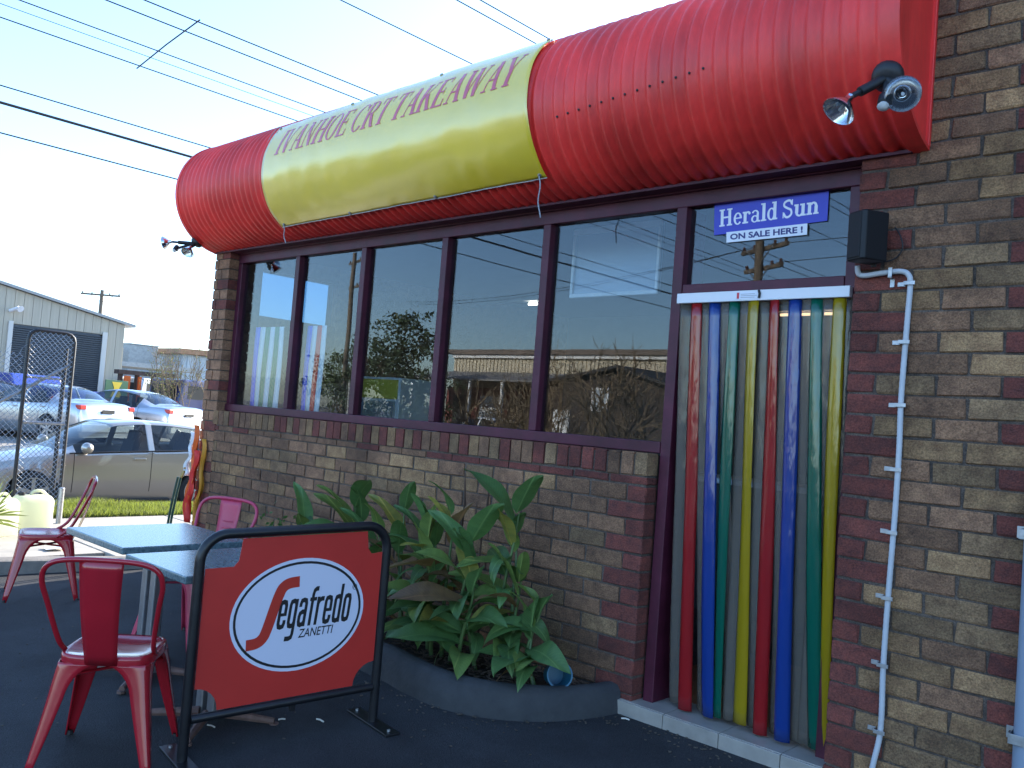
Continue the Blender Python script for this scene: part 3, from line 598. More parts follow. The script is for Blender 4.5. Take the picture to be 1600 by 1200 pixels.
def strip(kind, xt, xb, yt, yb, w, zb, ph, curl):
    def f(i, j):
        s_ = j/30; x = lerp(xt, xb, s_**1.2); y = lerp(yt, yb, s_)+0.006*math.sin(ph+5*s_); z = lerp(2.066, zb, s_); u = (i/6-0.5); ww = w*(0.86+0.10*s_+0.05*math.sin(ph*2+7*s_)); tw = 0.30*math.sin(ph+2.2*s_)
        return (x+u*ww*math.cos(tw), y + u*ww*math.sin(tw) + curl*(4*u*u-0.5), z)
    b = MB(); b.grid(f, 7, 31); return solid(b.build('strip', V[kind], sc_, smooth=60), 0.0016)
top = [-2.329, -2.226, -2.122, -2.019, -1.912, -1.813, -1.710, -1.606]; bot = [-2.262, -2.135, -2.10, -1.968, -1.868, -1.755, -1.612, -1.575]
for i, kx in enumerate('rbgyrbgy'): strip(kx, top[i], bot[i], 0.055, 0.10 - 0.012*(i % 2), 0.069, 0.078+0.02*((i*5) % 4)/3, i*1.3, 0.012)
ctop = [-2.395, -2.278, -2.174, -2.07, -1.966, -1.862, -1.762, -1.658, -1.575]; cbot = [-2.33, -2.19, -2.04, -2.03, -1.915, -1.81, -1.70, -1.66, -1.56]
for i in range(9): strip('c', ctop[i], cbot[i], 0.067, 0.125, 0.074, 0.09, 0.7+i*1.7, 0.010)
# ------------------------------------------------------------------ floodlights
M_lens = glass('lamp lens', (0.93, 0.95, 0.97), 1.6)
M_mirror = mat('lamp reflector', (0.75, 0.76, 0.78), 0.1, 1.0)
def floodlight(name, label, base, axis_out, heads, sensor, s=1.0):
    t = thing(name, label, 'floodlight', base, group='twin floodlights on the canopy ends'); B = Vector(base); ao = Vector(axis_out).normalized()
    MB().lathe([(0.052*s, 0), (0.055*s, 0.012*s), (0.05*s, 0.03*s), (0.03*s, 0.045*s)], B, ao, 20).build('base', M_blackpl, t, smooth=40)
    for hp, hd in heads:
        hp = Vector(hp); hd = Vector(hd).normalized(); back = hp - hd*0.07*s
        st = B + ao*0.03*s; mid = st.lerp(back, 0.72)
        ar = MB().tube([st, st.lerp(back, .3), mid], [0.014*s, 0.017*s, 0.017*s], 10).tube([mid, back], 0.010*s, 8).build('arm', M_blackpl, t, smooth=40)
        hd_o = MB().lathe([(0.014*s, -0.075*s), (0.018*s, -0.05*s), (0.03*s, -0.04*s), (0.048*s, -0.018*s), (0.0575*s, 0.0)], hp, hd, 24); hd_o.f.pop(); lamp = hd_o.build('lamp_head', M_mirror, t, smooth=50)
        MB().lathe([(0.058*s, -0.004*s), (0.0595*s, 0.002*s), (0.05*s, 0.010*s), (0.03*s, 0.016*s), (0.008*s, 0.018*s)], hp, hd, 24).build('lens', M_lens, lamp, smooth=50)
        MB().tube([hp-hd*0.03*s, hp-hd*0.008*s], 0.006*s, 8).build('filament', M_white, lamp)
    sp = Vector(sensor); MB().lathe([(0.02*s, -0.03*s), (0.024*s, -0.02*s), (0.024*s, 0.012*s), (0.015*s, 0.02*s)], sp, (0.1, -0.5, -0.8), 14).tube([B+ao*0.02*s, sp], 0.012*s, 8).build('sensor', M_blackpl, t, smooth=40)
    MB().lathe([(0.016*s, 0), (0.020*s, 0.008*s), (0.010*s, 0.016*s)], sp + Vector((0.0, -0.012, -0.016))*s, (0.1, -0.5, -0.8), 12).build('sensor_lens', M_white, t, smooth=40)
    return t
a_ = R(-33.5)
floodlight('floodlight', 'black twin floodlight with clear lamps on the near canopy end', cpt(-1.300, a_, CR+0.003), (0, -math.cos(a_), math.sin(a_)), [((-1.205, -0.435, 2.735), (0.35, -0.85, -0.4)), ((-1.41, -0.52, 2.68), (-0.30, -0.5, -0.8))], (-1.275, -0.42, 2.725), 1.12)
a_ = R(-58)
floodlight('floodlight', 'small floodlight on the far canopy end against the sky', cpt(-7.11, a_, CR), (-0.5, -math.cos(a_), math.sin(a_)), [((-7.27, -0.41, 2.68), (-0.7, -0.65, -0.2)), ((-7.05, -0.30, 2.60), (0.3, -0.5, -0.8))], (-7.2, -0.33, 2.64), 0.95)
# ------------------------------------------------------------------ speaker, conduit, downpipe
t = thing('wall_speaker', 'black box loudspeaker bracketed to the brick beside the transom', 'speaker', (-1.43, -0.06, 2.18))
a = R(-30); cx, cy = -1.432, -0.085; ux, uy = math.cos(a), math.sin(a); body = []
for (u, v) in ((-.062, -.075), (-.045, -.088), (.045, -.088), (.062, -.075), (.055, .06), (-.055, .06)): body.append((cx+(u*ux-v*uy)*.86, cy+(u*uy+v*ux)*.86, 2.185))
bevel(MB().prism(body, (0, 0, 0.205)).build('cabinet', mat('speaker black', (0.006, 0.006, 0.008), 0.45, spec=0.3), t), 0.006, 3)
gr = [(cx+(u*ux-v*uy)*.86, cy+(u*uy+v*ux)*.86, 2.195) for (u, v) in ((-.045, -.0885), (.045, -.0885), (.043, -.094), (-.043, -.094))]; bevel(MB().prism(gr, (0, 0, 0.185)).build('grille', mat('speaker grille', (0.008, 0.008, 0.01), 0.7, bump=0.002, bscale=400), t), 0.002)
MB().tube([(cx, -0.02, 2.25), (cx+0.0, 0.0, 2.25)], 0.025, 10).tube([(cx, -0.03, 2.20), (cx, -0.03, 2.175)], 0.012, 8).build('bracket', M_blackpl, t)
MB().tube(spline([(-1.36, -0.01, 2.34), (-1.335, -0.015, 2.30), (-1.325, -0.012, 2.25), (-1.35, -0.012, 2.21), (-1.40, -0.03, 2.19)], 5), 0.003, 6).build('cable', M_blackpl, t)
M_cond = mat('white conduit', (0.50, 0.51, 0.53), 0.5, var=0.1)
t = thing('cable_conduit', 'white corrugated cable conduit clipped down the brick beside the door', 'conduit', (-1.3, -0.02, 0))
cp = spline([(-1.50, -0.03, 2.185), (-1.497, -0.022, 2.152), (-1.47, -0.02, 2.142), (-1.40, -0.018, 2.149), (-1.325, -0.018, 2.152), (-1.292, -0.018, 2.135), (-1.283, -0.018, 2.09), (-1.286, -0.018, 1.95), (-1.292, -0.018, 1.634), (-1.288, -0.018, 1.426), (-1.289, -0.018, 1.167), (-1.296, -0.018, 0.831), (-1.299, -0.018, 0.548), (-1.295, -0.018, 0.294), (-1.318, -0.02, 0.13), (-1.33, -0.02, -0.02)], 26)
MB().tube(cp, [0.0108+0.0008*(k % 2) for k in range(len(cp))], 10).build('conduit_pipe', M_cond, t, smooth=70)
for (x, z, horiz) in ((-1.361, 2.14, 1), (-1.305, 2.10, 0), (-1.312, 1.858, 0), (-1.312, 1.6, 0), (-1.314, 1.338, 0), (-1.315, 1.083, 0), (-1.318, 0.819, 0), (-1.32, 0.55, 0), (-1.318, 0.286, 0)):
    b = MB()
    if horiz: b.box(x-0.008, x+0.008, -0.036, -0.033, 2.128, 2.168).box(x-0.008, x+0.008, -0.036, -0.001, 2.124, 2.127).box(x-0.009, x+0.009, -0.004, -0.001, 2.09, 2.1235)
    else: b.box(x, x+0.045, -0.036, -0.033, z-0.008, z+0.008).box(x-0.001, x+0.002, -0.033, -0.001, z-0.008, z+0.008).box(x-0.034, x-0.002, -0.004, -0.001, z-0.009, z+0.009)
    sd = bevel(b.build('saddle_clip', M_galv, t), 0.001)
t = thing('downpipe', 'grey downpipe on brackets at the right edge of the brick wall', 'downpipe', (-0.79, -0.05, 0))
MB().tube([(-0.775, -0.05, -0.1), (-0.775, -0.05, 1.25)], 0.042, 18).build('pipe', mat('grey pipe', (0.24, 0.29, 0.36), 0.4), t, smooth=60)
for z in (1.15, 0.42): bevel(MB().box(-0.85, -0.82, -0.012, -0.003, z-0.022, z+0.022).box(-0.82, -0.735, -0.1, -0.096, z-0.018, z+0.018).box(-0.824, -0.82, -0.1, -0.003, z-0.018, z+0.018).build('pipe_bracket', M_galv, t), 0.001); MB().lathe([(0.006, 0), (0.004, 0.005)], (-0.837, -0.012, z), (0, -1, 0), 8).build('bolt', M_blackpl, t)

# ------------------------------------------------------------------ planter bed and plants
pl = thing('planter_bed', 'low curved dark concrete planter bed under the windows', 'planter', (-3.6, -0.3, 0))
edge = spline([(-2.585, 0.0, 0), (-2.63, -0.17, 0), (-2.74, -0.38, 0), (-2.92, -0.55, 0), (-3.17, -0.645, 0), (-3.47, -0.635, 0), (-3.70, -0.60, 0), (-4.3, -0.56, 0), (-5.2, -0.54, 0), (-5.9, -0.5, 0), (-6.1, -0.3, 0), (-6.15, 0.0, 0)], 8)
M_plk = mat('dark kerb concrete', (0.052, 0.053, 0.055), 0.85, col2=(0.032, 0.033, 0.035), var=0.35, scale=7, bump=0.004, bscale=45)
def pk(i, j):
    p = edge[i]; q = edge[min(i+1, len(edge)-1)]-edge[max(i-1, 0)]; n = Vector((q.y, -q.x, 0)).normalized()*-1
    prof = [(0.03, -0.12), (0.022, 0.02), (0.012, 0.10), (-0.012, 0.128), (-0.05, 0.136), (-0.085, 0.126), (-0.10, 0.09), (-0.10, -0.05)]
    d, z = prof[j]; o = p + n*d; return (o.x, o.y, z + 0.004*noise.noise((p.x*5, p.y*5, j)) + (zg(p.x, p.y) if j < 1 else 0))
b = MB(); b.grid(pk, len(edge), 8); b.build('kerb_ring', M_plk, pl, smooth=50)
M_mulch = mat('bark mulch', (0.05, 0.033, 0.022), 0.95, var=0.5, scale=25, bump=0.012, bscale=50)
b = MB(); inner = [edge[i] for i in range(0, len(edge))]
b.grid(lambda i, j: (lerp(inner[i].x, inner[i].x*0.94-0.25, j/6*0.4), lerp(inner[i].y+0.02, 0.006, j/6), 0.075+0.02*noise.noise((inner[i].x*8, j*1.3, 2))), len(inner), 7); b.build('soil', M_mulch, pl, smooth=60)
b = MB(); rnd = random.Random(8)
for _ in range(900):
    x = rnd.uniform(-6.0, -2.68); yl = interp(-x, [2.6, 2.75, 2.95, 3.2, 3.7, 6.1], [-.05, -.3, -.45, -.53, -.5, -.42]); y = rnd.uniform(yl, -0.03); a = rnd.uniform(0, 6.28); l = rnd.uniform(.01, .035); w = rnd.uniform(.003, .009)
    b.obox((x, y, 0.088+rnd.uniform(0, .012)), (math.cos(a), math.sin(a), rnd.uniform(-.3, .3)), (-math.sin(a), math.cos(a), 0), (0, 0, 1), l, w, .002)
tag(b.build('bark_chips', mat('bark chip', (0.11, 0.07, 0.045), 0.9, var=0.5, scale=12), pl), kind='stuff')
def leaf_mat(name, col, col2, yel=None):
    m = mat(name, col, 0.42, col2=col2, var=0.3, scale=9, bump=0.0015, bscale=30, spec=0.4, objrand=0.25, stretch=(3, 1, 1))
    t = m.node_tree; bs = t.nodes['Principled BSDF']; o = t.nodes['Material Output']
    if 'canna' in name:      # pale midrib and fine side veins
        co = _n(t, 'ShaderNodeTexCoord'); sx = _n(t, 'ShaderNodeSeparateXYZ'); ab = _n(t, 'ShaderNodeMath'); ab.operation = 'ABSOLUTE'; t.links.new(co.outputs['Object'], sx.inputs[0]); t.links.new(sx.outputs['Y'], ab.inputs[0])
        mr = _n(t, 'ShaderNodeMapRange'); mr.inputs['From Min'].default_value = 0.0015; mr.inputs['From Max'].default_value = 0.006; mr.inputs['To Min'].default_value = 0.75; mr.inputs['To Max'].default_value = 0.0; t.links.new(ab.outputs[0], mr.inputs['Value'])
        v1 = _n(t, 'ShaderNodeMath'); v1.operation = 'MULTIPLY_ADD'; v1.inputs[1].default_value = -0.9; t.links.new(ab.outputs[0], v1.inputs[0]); t.links.new(sx.outputs['X'], v1.inputs[2])
        v2 = _n(t, 'ShaderNodeMath'); v2.operation = 'MULTIPLY'; v2.inputs[1].default_value = 420; t.links.new(v1.outputs[0], v2.inputs[0]); v3 = _n(t, 'ShaderNodeMath'); v3.operation = 'SINE'; t.links.new(v2.outputs[0], v3.inputs[0])
        v4 = _n(t, 'ShaderNodeMapRange'); v4.inputs['From Min'].default_value = -1; v4.inputs['To Min'].default_value = 0.0; v4.inputs['To Max'].default_value = 0.16; t.links.new(v3.outputs[0], v4.inputs['Value'])
        mx_ = _n(t, 'ShaderNodeMath'); mx_.operation = 'MAXIMUM'; t.links.new(mr.outputs[0], mx_.inputs[0]); t.links.new(v4.outputs[0], mx_.inputs[1])
        src = bs.inputs['Base Color'].links[0].from_socket; mc = _n(t, 'ShaderNodeMix'); mc.data_type = 'RGBA'; mc.inputs['B'].default_value = (col[0]*2.0, col[1]*1.6, col[2]*1.8, 1); t.links.new(mx_.outputs[0], mc.inputs['Factor']); t.links.new(src, mc.inputs['A']); t.links.new(mc.outputs['Result'], bs.inputs['Base Color'])
    if not any(n.type == 'BSDF_TRANSLUCENT' for n in t.nodes):
        tl = _n(t, 'ShaderNodeBsdfTranslucent'); tl.inputs[0].default_value = (col[0]*1.6, col[1]*1.5, col[2], 1); mi = _n(t, 'ShaderNodeMixShader'); mi.inputs[0].default_value = 0.22
        t.links.new(bs.outputs[0], mi.inputs[1]); t.links.new(tl.outputs[0], mi.inputs[2]); t.links.new(mi.outputs[0], o.inputs[0])
    return m
ML = [leaf_mat('canna leaf', (0.095, 0.19, 0.055), (0.06, 0.13, 0.042)), leaf_mat('canna leaf pale', (0.17, 0.25, 0.06), (0.095, 0.17, 0.045)), leaf_mat('canna leaf yellow', (0.30, 0.26, 0.05), (0.13, 0.17, 0.045)), leaf_mat('canna leaf dry', (0.20, 0.12, 0.05), (0.10, 0.06, 0.03))]
def leaf_mesh(name, L, W, droop, fold, seed):
    rnd = random.Random(seed); nu, nv = 13, 7; tw = rnd.uniform(-.5, .5); sw = rnd.uniform(-.12, .12)
    def f(i, j):
        s_ = i/(nu-1); w = W*(math.sin(math.pi*min(1, s_**0.8))**0.75)*(1 if s_ < .97 else .2)*0.5 + 0.004*(1-s_); u = (j/(nv-1)-.5)*2; a = droop*s_**1.3
        x = L*(math.sin(a)/max(a, 1e-3))*s_ if a > 1e-3 else L*s_; z = -L*((1-math.cos(a))/max(a, 1e-3))*s_
        wave = 0.010*math.sin(9*s_+seed+1.5*u)*abs(u); t_ = tw*s_
        yy = u*w; zz = abs(u)*w*fold + wave - 0.006*(1-abs(u))**4
        return (x, yy*math.cos(t_)-zz*math.sin(t_)*.4 + sw*L*s_*s_, z+zz*math.cos(t_)+yy*math.sin(t_))
    b = MB(); b.grid(f, nu, nv); me = b.mesh(name, smooth=80); me.materials.append(ML[0]); return me
LEAVES = [leaf_mesh('leaf', 0.42, 0.15, 0.5, 0.25, 1), leaf_mesh('leaf', 0.38, 0.14, 1.0, 0.2, 2), leaf_mesh('leaf', 0.34, 0.125, 1.6, 0.3, 3), leaf_mesh('leaf', 0.46, 0.16, 0.85, 0.2, 4), leaf_mesh('leaf', 0.30, 0.085, 0.3, 0.9, 5), leaf_mesh('leaf', 0.33, 0.11, 2.1, 0.35, 6)]
M_stem = mat('canna stem', (0.10, 0.16, 0.05), 0.5, var=0.3); M_dry = mat('dry stalk', (0.10, 0.055, 0.035), 0.9, var=0.3)
def canna(x, y, label, stems, seed, dry=0):
    rnd = random.Random(seed); t = thing('canna_plant', label, 'plant', (x, y, 0.07), group='broad leaved plants in the bed')
    for (dx, dy, h, n, lean) in stems:
        az = rnd.uniform(0, 6.28); top_ = Vector((dx+math.cos(az)*lean, dy+math.sin(az)*lean*.5, h)); base = Vector((dx, dy, 0))
        pts = [base.lerp(top_, k/5) + Vector((0.01*math.sin(k+seed), 0.01*math.cos(k*1.3), 0)) for k in range(6)]
        MB().tube(pts, [0.013, 0.012, 0.011, 0.009, 0.007, 0.004], 7).build('stem', M_stem, t, smooth=60, world=False)
        for k in range(n):
            s_ = 0.22 + 0.78*k/max(1, n-1); p = base.lerp(top_, s_); az2 = az + k*2.35 + rnd.uniform(-.5, .5); up_ = rnd.uniform(0.25, 0.8) if s_ < .8 else rnd.uniform(0.9, 1.35)
            if math.sin(az2) > 0.35: az2 = -az2       # the wall is close behind: leaves turn outwards
            o = bpy.data.objects.new('leaf', LEAVES[rnd.choice([0, 1, 2, 3, 3, 5] if s_ < .8 else [0, 4, 0, 3])]); C.objects.link(o); o.parent = t; o.location = p
            o.rotation_euler = (rnd.uniform(-.5, .5), -up_, az2); sc = rnd.uniform(.62, 1.0)*(0.85 if s_ > .95 else 1); o.scale = (sc, sc, sc)
            r_ = rnd.random(); o.material_slots[0].link = 'OBJECT'; o.material_slots[0].material = ML[0] if r_ < .58 else ML[1] if r_ < .86 else ML[2] if r_ < .95 else ML[3]
    for k in range(dry):
        h = rnd.uniform(.75, 1.1); dx, dy = rnd.uniform(-.2, .2), rnd.uniform(-.03, .1); pts = [(dx+0.02*math.sin(j*1.4+k), dy, h*j/6) for j in range(7)]
        MB().tube(pts, [0.006]*5+[0.008, 0.003], 5).build('dry_stalk', M_dry, t, world=False)
    return t
canna(-2.98, -0.30, 'low broad leaved plant at the door end of the bed beside a teal pot', [(0, 0, .40, 7, .1), (-.10, .05, .52, 7, .12), (.10, -.02, .28, 6, .12)], 21)
canna(-3.22, -0.26, 'tall broad leaved plant with yellowing top leaf in front of the brick wall', [(0, 0, .86, 9, .10), (.10, .06, .72, 8, .1), (-.08, -.06, .58, 8, .12)], 22, 1)
canna(-3.45, -0.36, 'bushy plant with big drooping leaves in the middle of the bed', [(0, 0, .68, 9, .14), (.10, -.04, .48, 8, .15), (-.12, .05, .80, 9, .1)], 23, 2)
canna(-3.72, -0.28, 'broad leaved plant just right of the red barrier with brown tips', [(0, 0, .74, 9, .12), (-.12, .02, .58, 8, .14), (.12, -.08, .46, 8, .12)], 24, 1)
canna(-4.02, -0.25, 'broad leaved plant half hidden behind the right end of the barrier', [(0, 0, .74, 5, .12), (.1, -.05, .5, 5, .12)], 25)
canna(-4.50, -0.24, 'upright green plant showing above the barrier frame', [(0, 0, .72, 7, .08), (-.1, .04, .62, 6, .1), (.1, 0, .56, 6, .1)], 26, 3)
canna(-4.92, -0.24, 'spreading green plant left of the upright one against the wall', [(0, 0, .52, 6, .14), (.08, .02, .44, 6, .16)], 27, 1)
t = thing('groundcover_plant', 'small leafy green plant behind the pink chair by the wall', 'plant', (-5.45, -0.22, 0.07)); b = MB(); rnd = random.Random(4)
for _ in range(420):
    d = Vector((rnd.gauss(0, .11), rnd.gauss(0, .08), abs(rnd.gauss(.26, .12)))); a = rnd.uniform(0, 6.28); n_ = Vector((math.cos(a), math.sin(a), rnd.uniform(.2, 1))).normalized(); u_ = n_.orthogonal().normalized()*rnd.uniform(.014, .028); v_ = n_.cross(u_)*.55
    b.poly([d-u_, d-v_, d+u_, d+v_])
b.build('foliage', ML[0], t, world=False); MB().tube([(0, 0, 0), (0.02, 0, .2), (0, .01, .34)], .006, 5).build('stem', M_stem, t, world=False)
t = thing('plant_pot', 'teal plastic pot lying in the bed by the door end', 'pot', (-2.80, -0.22, 0.10))
ax = Vector((0.75, -0.55, 0.25)).normalized(); MB().lathe([(0.052, -0.07), (0.060, 0.05), (0.066, 0.05), (0.066, 0.068), (0.058, 0.068), (0.05, -0.06)], (-2.80, -0.24, 0.165), ax, 20).build('pot_body', mat('teal plastic', (0.01, 0.10, 0.17), 0.4), t, smooth=40)
# ------------------------------------------------------------------ cafe barrier
BL, BRt = Vector((-3.36, -1.905, 0)), Vector((-3.225, -1.045, 0)); BL.z = zg(BL.x, BL.y); BRt.z = zg(BRt.x, BRt.y)
cb = thing('cafe_barrier', 'black tube cafe barrier with red coffee advertising panel', 'barrier', (BL+BRt)/2)
bd = (BRt-BL); BW = bd.length; bd.normalize(); bu = Vector((0, 0, 1)); bn_ = bd.cross(bu).normalized()     # bn_ points to the camera side (+x)
def bp(u, v, w=0.0): return BL + bd*u + bu*v + bn_*w
BH = 0.92; rr = 0.11
arc = [(0, 0.0), (0, BH-rr)] + [(rr-rr*math.cos(R(a)), BH-rr+rr*math.sin(R(a))) for a in range(10, 91, 10)] + [(BW-rr+rr*math.sin(R(a)), BH-rr+rr*math.cos(R(a))) for a in range(0, 91, 10)] + [(BW, 0.0)]
MB().tube([bp(u, v) for u, v in arc], 0.0215, 14).build('frame', M_black, cb, smooth=50)
MB().tube([bp(0.02, 0.17), bp(BW-0.02, 0.17)], 0.018, 12).build('lower_rail', M_black, cb, smooth=50)
for u in (0, BW): bevel(MB().obox(bp(u, 0.006), bn_, bd, bu, 0.19, 0.035, 0.005).build('foot_plate', M_black, cb), 0.002); MB().lathe([(0.008, 0), (0.008, 0.01)], bp(u, 0.01, 0.15), bu, 6).lathe([(0.008, 0), (0.008, 0.01)], bp(u, 0.01, -0.15), bu, 6).build('bolt', M_galv, cb)
MB().box(0, 0.02, 0, 0.02, 0, 0.02); bevel(MB().obox(bp(BW*0.53, 0.145), bd, bn_, bu, 0.012, 0.01, 0.016).build('rail_lug', M_black, cb), 0.002)
x0, x1, z0, z1 = 0.024, BW-0.024, 0.192, BH-0.024; cr_ = 0.10
ol = [(x0, z0+cr_)]
def notch(cx, cz, a0, a1): return [(cx+cr_*math.cos(R(lerp(a0, a1, i/6))), cz+cr_*math.sin(R(lerp(a0, a1, i/6)))) for i in range(7)]
ol = notch(x0, z0, 90, 0) + notch(x1, z0, 180, 90) + [(x1, z1-0.10), (x1-0.055, z1-0.105), (x1-0.075, z1-0.08), (x1-0.085, z1)] + [(x0+0.15, z1), (x0+0.14, z1-0.09), (x0+0.12, z1-0.115), (x0, z1-0.115)]
M_panel = mat('red panel print', (0.54, 0.026, 0.018), 0.5, var=0.08, scale=3, bump=0.001, bscale=8)
b = MB(); b.prism([bp(u, v, 0.004) for u, v in ol], -bn_*0.003); b.build('panel', M_panel, cb)
pc_u, pc_v = BW*0.525, 0.55; ea, eb = 0.312, 0.245
M_lw = mat('logo white', (0.66, 0.66, 0.76), 0.5); M_lk = mat('logo black', (0.012, 0.012, 0.014), 0.5); M_lr = mat('logo red', (0.50, 0.03, 0.015), 0.5)
def ell(f, n=56): return [(pc_u+ea*f*math.cos(2*math.pi*k/n), pc_v+(eb-(1-f)*ea)*math.sin(2*math.pi*k/n)) for k in range(n)]
lg = MB(); lg.poly([bp(u, v, 0.0048) for u, v in ell(1.0)]); logo = lg.build('logo_disc', M_lw, cb)
E1, E2 = ell(0.955), ell(0.92); b = MB()
for k in range(56): b.quad(*[bp(u, v, 0.0054) for u, v in (E1[k], E1[(k+1) % 56], E2[(k+1) % 56], E2[k])])
b.build('logo_line', M_lk, logo)
def lp(x, y, k=0): return bp(pc_u + x*1.10, pc_v + y*1.10, 0.0056+0.0002*k)
lettering('lettering', M_lk, logo, 'egafredo', cond_font, lambda u, v, k: lp(lerp(-0.098, 0.222, u), -0.050+0.112*v, k), shear=0.14, gap=0.015)
S_ = [(-0.212, -0.098), (-0.172, -0.094), (-0.148, -0.078), (-0.133, -0.046), (-0.108, 0.04), (-0.094, 0.084), (-0.080, 0.112), (-0.055, 0.127), (-0.012, 0.131)]
sp_ = spline([(a, c_, 0) for a, c_ in S_], 5); b = MB()
for k, q in enumerate(ribbon([(p.x, p.y) for p in sp_], 0.043)): b.poly([lp(x, y) for x, y in q])
b.build('logo_letter', M_lr, logo)
plain_text('lettering', 'ZANETTI', M_lk, logo, lambda x, y: lp(0.0+0.152*x, -0.094+0.034*y+0.002*x), 1, 1, fat=0.01, shear=0.2)
b = MB()
for q in ring(0.236, 0.088, .0105, .0125, .0018, .0018, n=20): b.poly([lp(x, y) for x, y in q])
b.build('logo_mark', M_lk, logo); plain_text('lettering', 'R', M_lk, logo, lambda x, y: lp(0.2305+0.010*x, 0.081+0.014*y), 1, 1, fat=0.01)
# ------------------------------------------------------------------ metal chairs
M_chair = mat('red chair enamel', (0.40, 0.012, 0.022), 0.2, var=0.12, scale=5, coat=0.5, coat_rough=0.08, bump=0.0004, bscale=20)
M_pink = mat('faded pink enamel', (0.50, 0.045, 0.10), 0.35, var=0.15, scale=6)
def chair(label, loc, rz, m):
    t = thing('metal_chair', label, 'chair', loc, rz, 'red metal cafe chairs'); SHt = 0.445
    def se(rx, ry, a, n=4.5):
        c_, s_ = math.cos(a), math.sin(a); k = (abs(c_)**n + abs(s_)**n)**(-1/n); return (rx*k*c_, ry*k*s_)
    rings = [(0.0, -0.010), (0.35, -0.010), (0.7, -0.007), (0.88, 0.0), (0.955, 0.004), (0.99, 0.0), (1.0, -0.010), (1.0, -0.032)]
    b = MB(); b.grid(lambda i, j: (lambda p: (p[0], p[1], SHt+rings[i][1]))(se(0.178*rings[i][0]+1e-4, 0.178*rings[i][0]+1e-4, 2*math.pi*j/40)), len(rings), 40, closev=True); b.build('seat', m, t, smooth=50, world=False)
    for sx in (-1, 1):
        for sy in (-1, 1):
            def arm(t_):          # width of each wing of the folded leg
                if t_ < 0.30: q = t_/0.30; return lerp(0.168, 0.062, math.sqrt(max(0, 1-(1-q)**2)))
                return lerp(0.062, 0.026, (t_-0.30)/0.70)
            ts = [0, .02, .05, .09, .14, .2, .26, .32, .45, .6, .75, .88, 1.0]
            b = MB()
            for ax in (0, 1):
                def f(i, j):
                    t_ = ts[i]; c_ = lerp(0.170, 0.232, t_**1.15); w = arm(t_); s_ = j/4; z = lerp(SHt-0.028, 0.0, t_); ro = 0.018*(1-t_)+0.006
                    along = c_ - w*s_; out = c_ - (0.012 if j == 0 else 0.0)*0
                    cut = ro if j == 0 else 0
                    p = (along-cut*0.55, out-cut*0.25) if ax == 0 else (out-cut*0.25, along-cut*0.55)
                    if j == 0: p = (c_-ro*0.35, c_-ro*0.35)
                    return (sx*p[0], sy*p[1], z)
                b.grid(f, len(ts), 5)
            o = b.build('leg', m, t, smooth=45, world=False); solid(o, 0.006)
            MB().lathe([(0.016, 0), (0.014, 0.018)], (sx*0.222, sy*0.222, 0), (0, 0, 1), 10).build('foot_cap', M_blackpl, o, world=False)
    for s_ in (-1, 1): MB().tube([(s_*0.165, -0.165, 0.36), (-s_*0.165, 0.165, 0.36)], 0.007, 6).build('cross_brace', m, t, world=False)
    hoop = [(-0.172, -0.06, 0.435), (-0.180, -0.14, 0.50), (-0.207, -0.215, 0.66), (-0.222, -0.248, 0.745), (-0.205, -0.268, 0.805), (-0.14, -0.280, 0.835), (0, -0.285, 0.842), (0.14, -0.280, 0.835), (0.205, -0.268, 0.805), (0.222, -0.248, 0.745), (0.207, -0.215, 0.66), (0.180, -0.14, 0.50), (0.172, -0.06, 0.435)]
    MB().tube(spline(hoop, 6), 0.0105, 10).build('back_hoop', m, t, smooth=60, world=False)
    b = MB(); b.grid(lambda i, j: (lerp(-1, 1, j/6)*lerp(0.060, 0.082, i/10), lerp(-0.176, -0.284, (i/10)) - 0.006*(1-(j/3-1)**2) - 0.018*math.sin(math.pi*i/10), lerp(0.415, 0.842, i/10)), 11, 7); sp = solid(b.build('back_splat', m, t, smooth=60, world=False), 0.003)
    for zz in (0.66, 0.70): MB().box(-0.035, 0.035, -0.2535-(zz-0.66)*.25, -0.2505-(zz-0.66)*.25, zz, zz+0.006).build('splat_slot', m, sp, world=False)
    return t
def face(dx, dy): return math.atan2(dy, dx)-math.pi/2       # chair looks along +y at zero
def gl(x, y): return (x, y, zg(x, y)+0.002)
chair('glossy red metal chair in the foreground with its back to the camera', gl(-3.62, -2.10), face(-0.77, 0.64), M_chair)
chair('red metal chair at the far left edge seen from the side', gl(-6.66, -1.33), face(-0.32, -0.95), M_chair)
chair('faded pink metal chair pushed in between the table and the wall', gl(-4.93, -1.10), face(0.36, -0.93), M_pink)
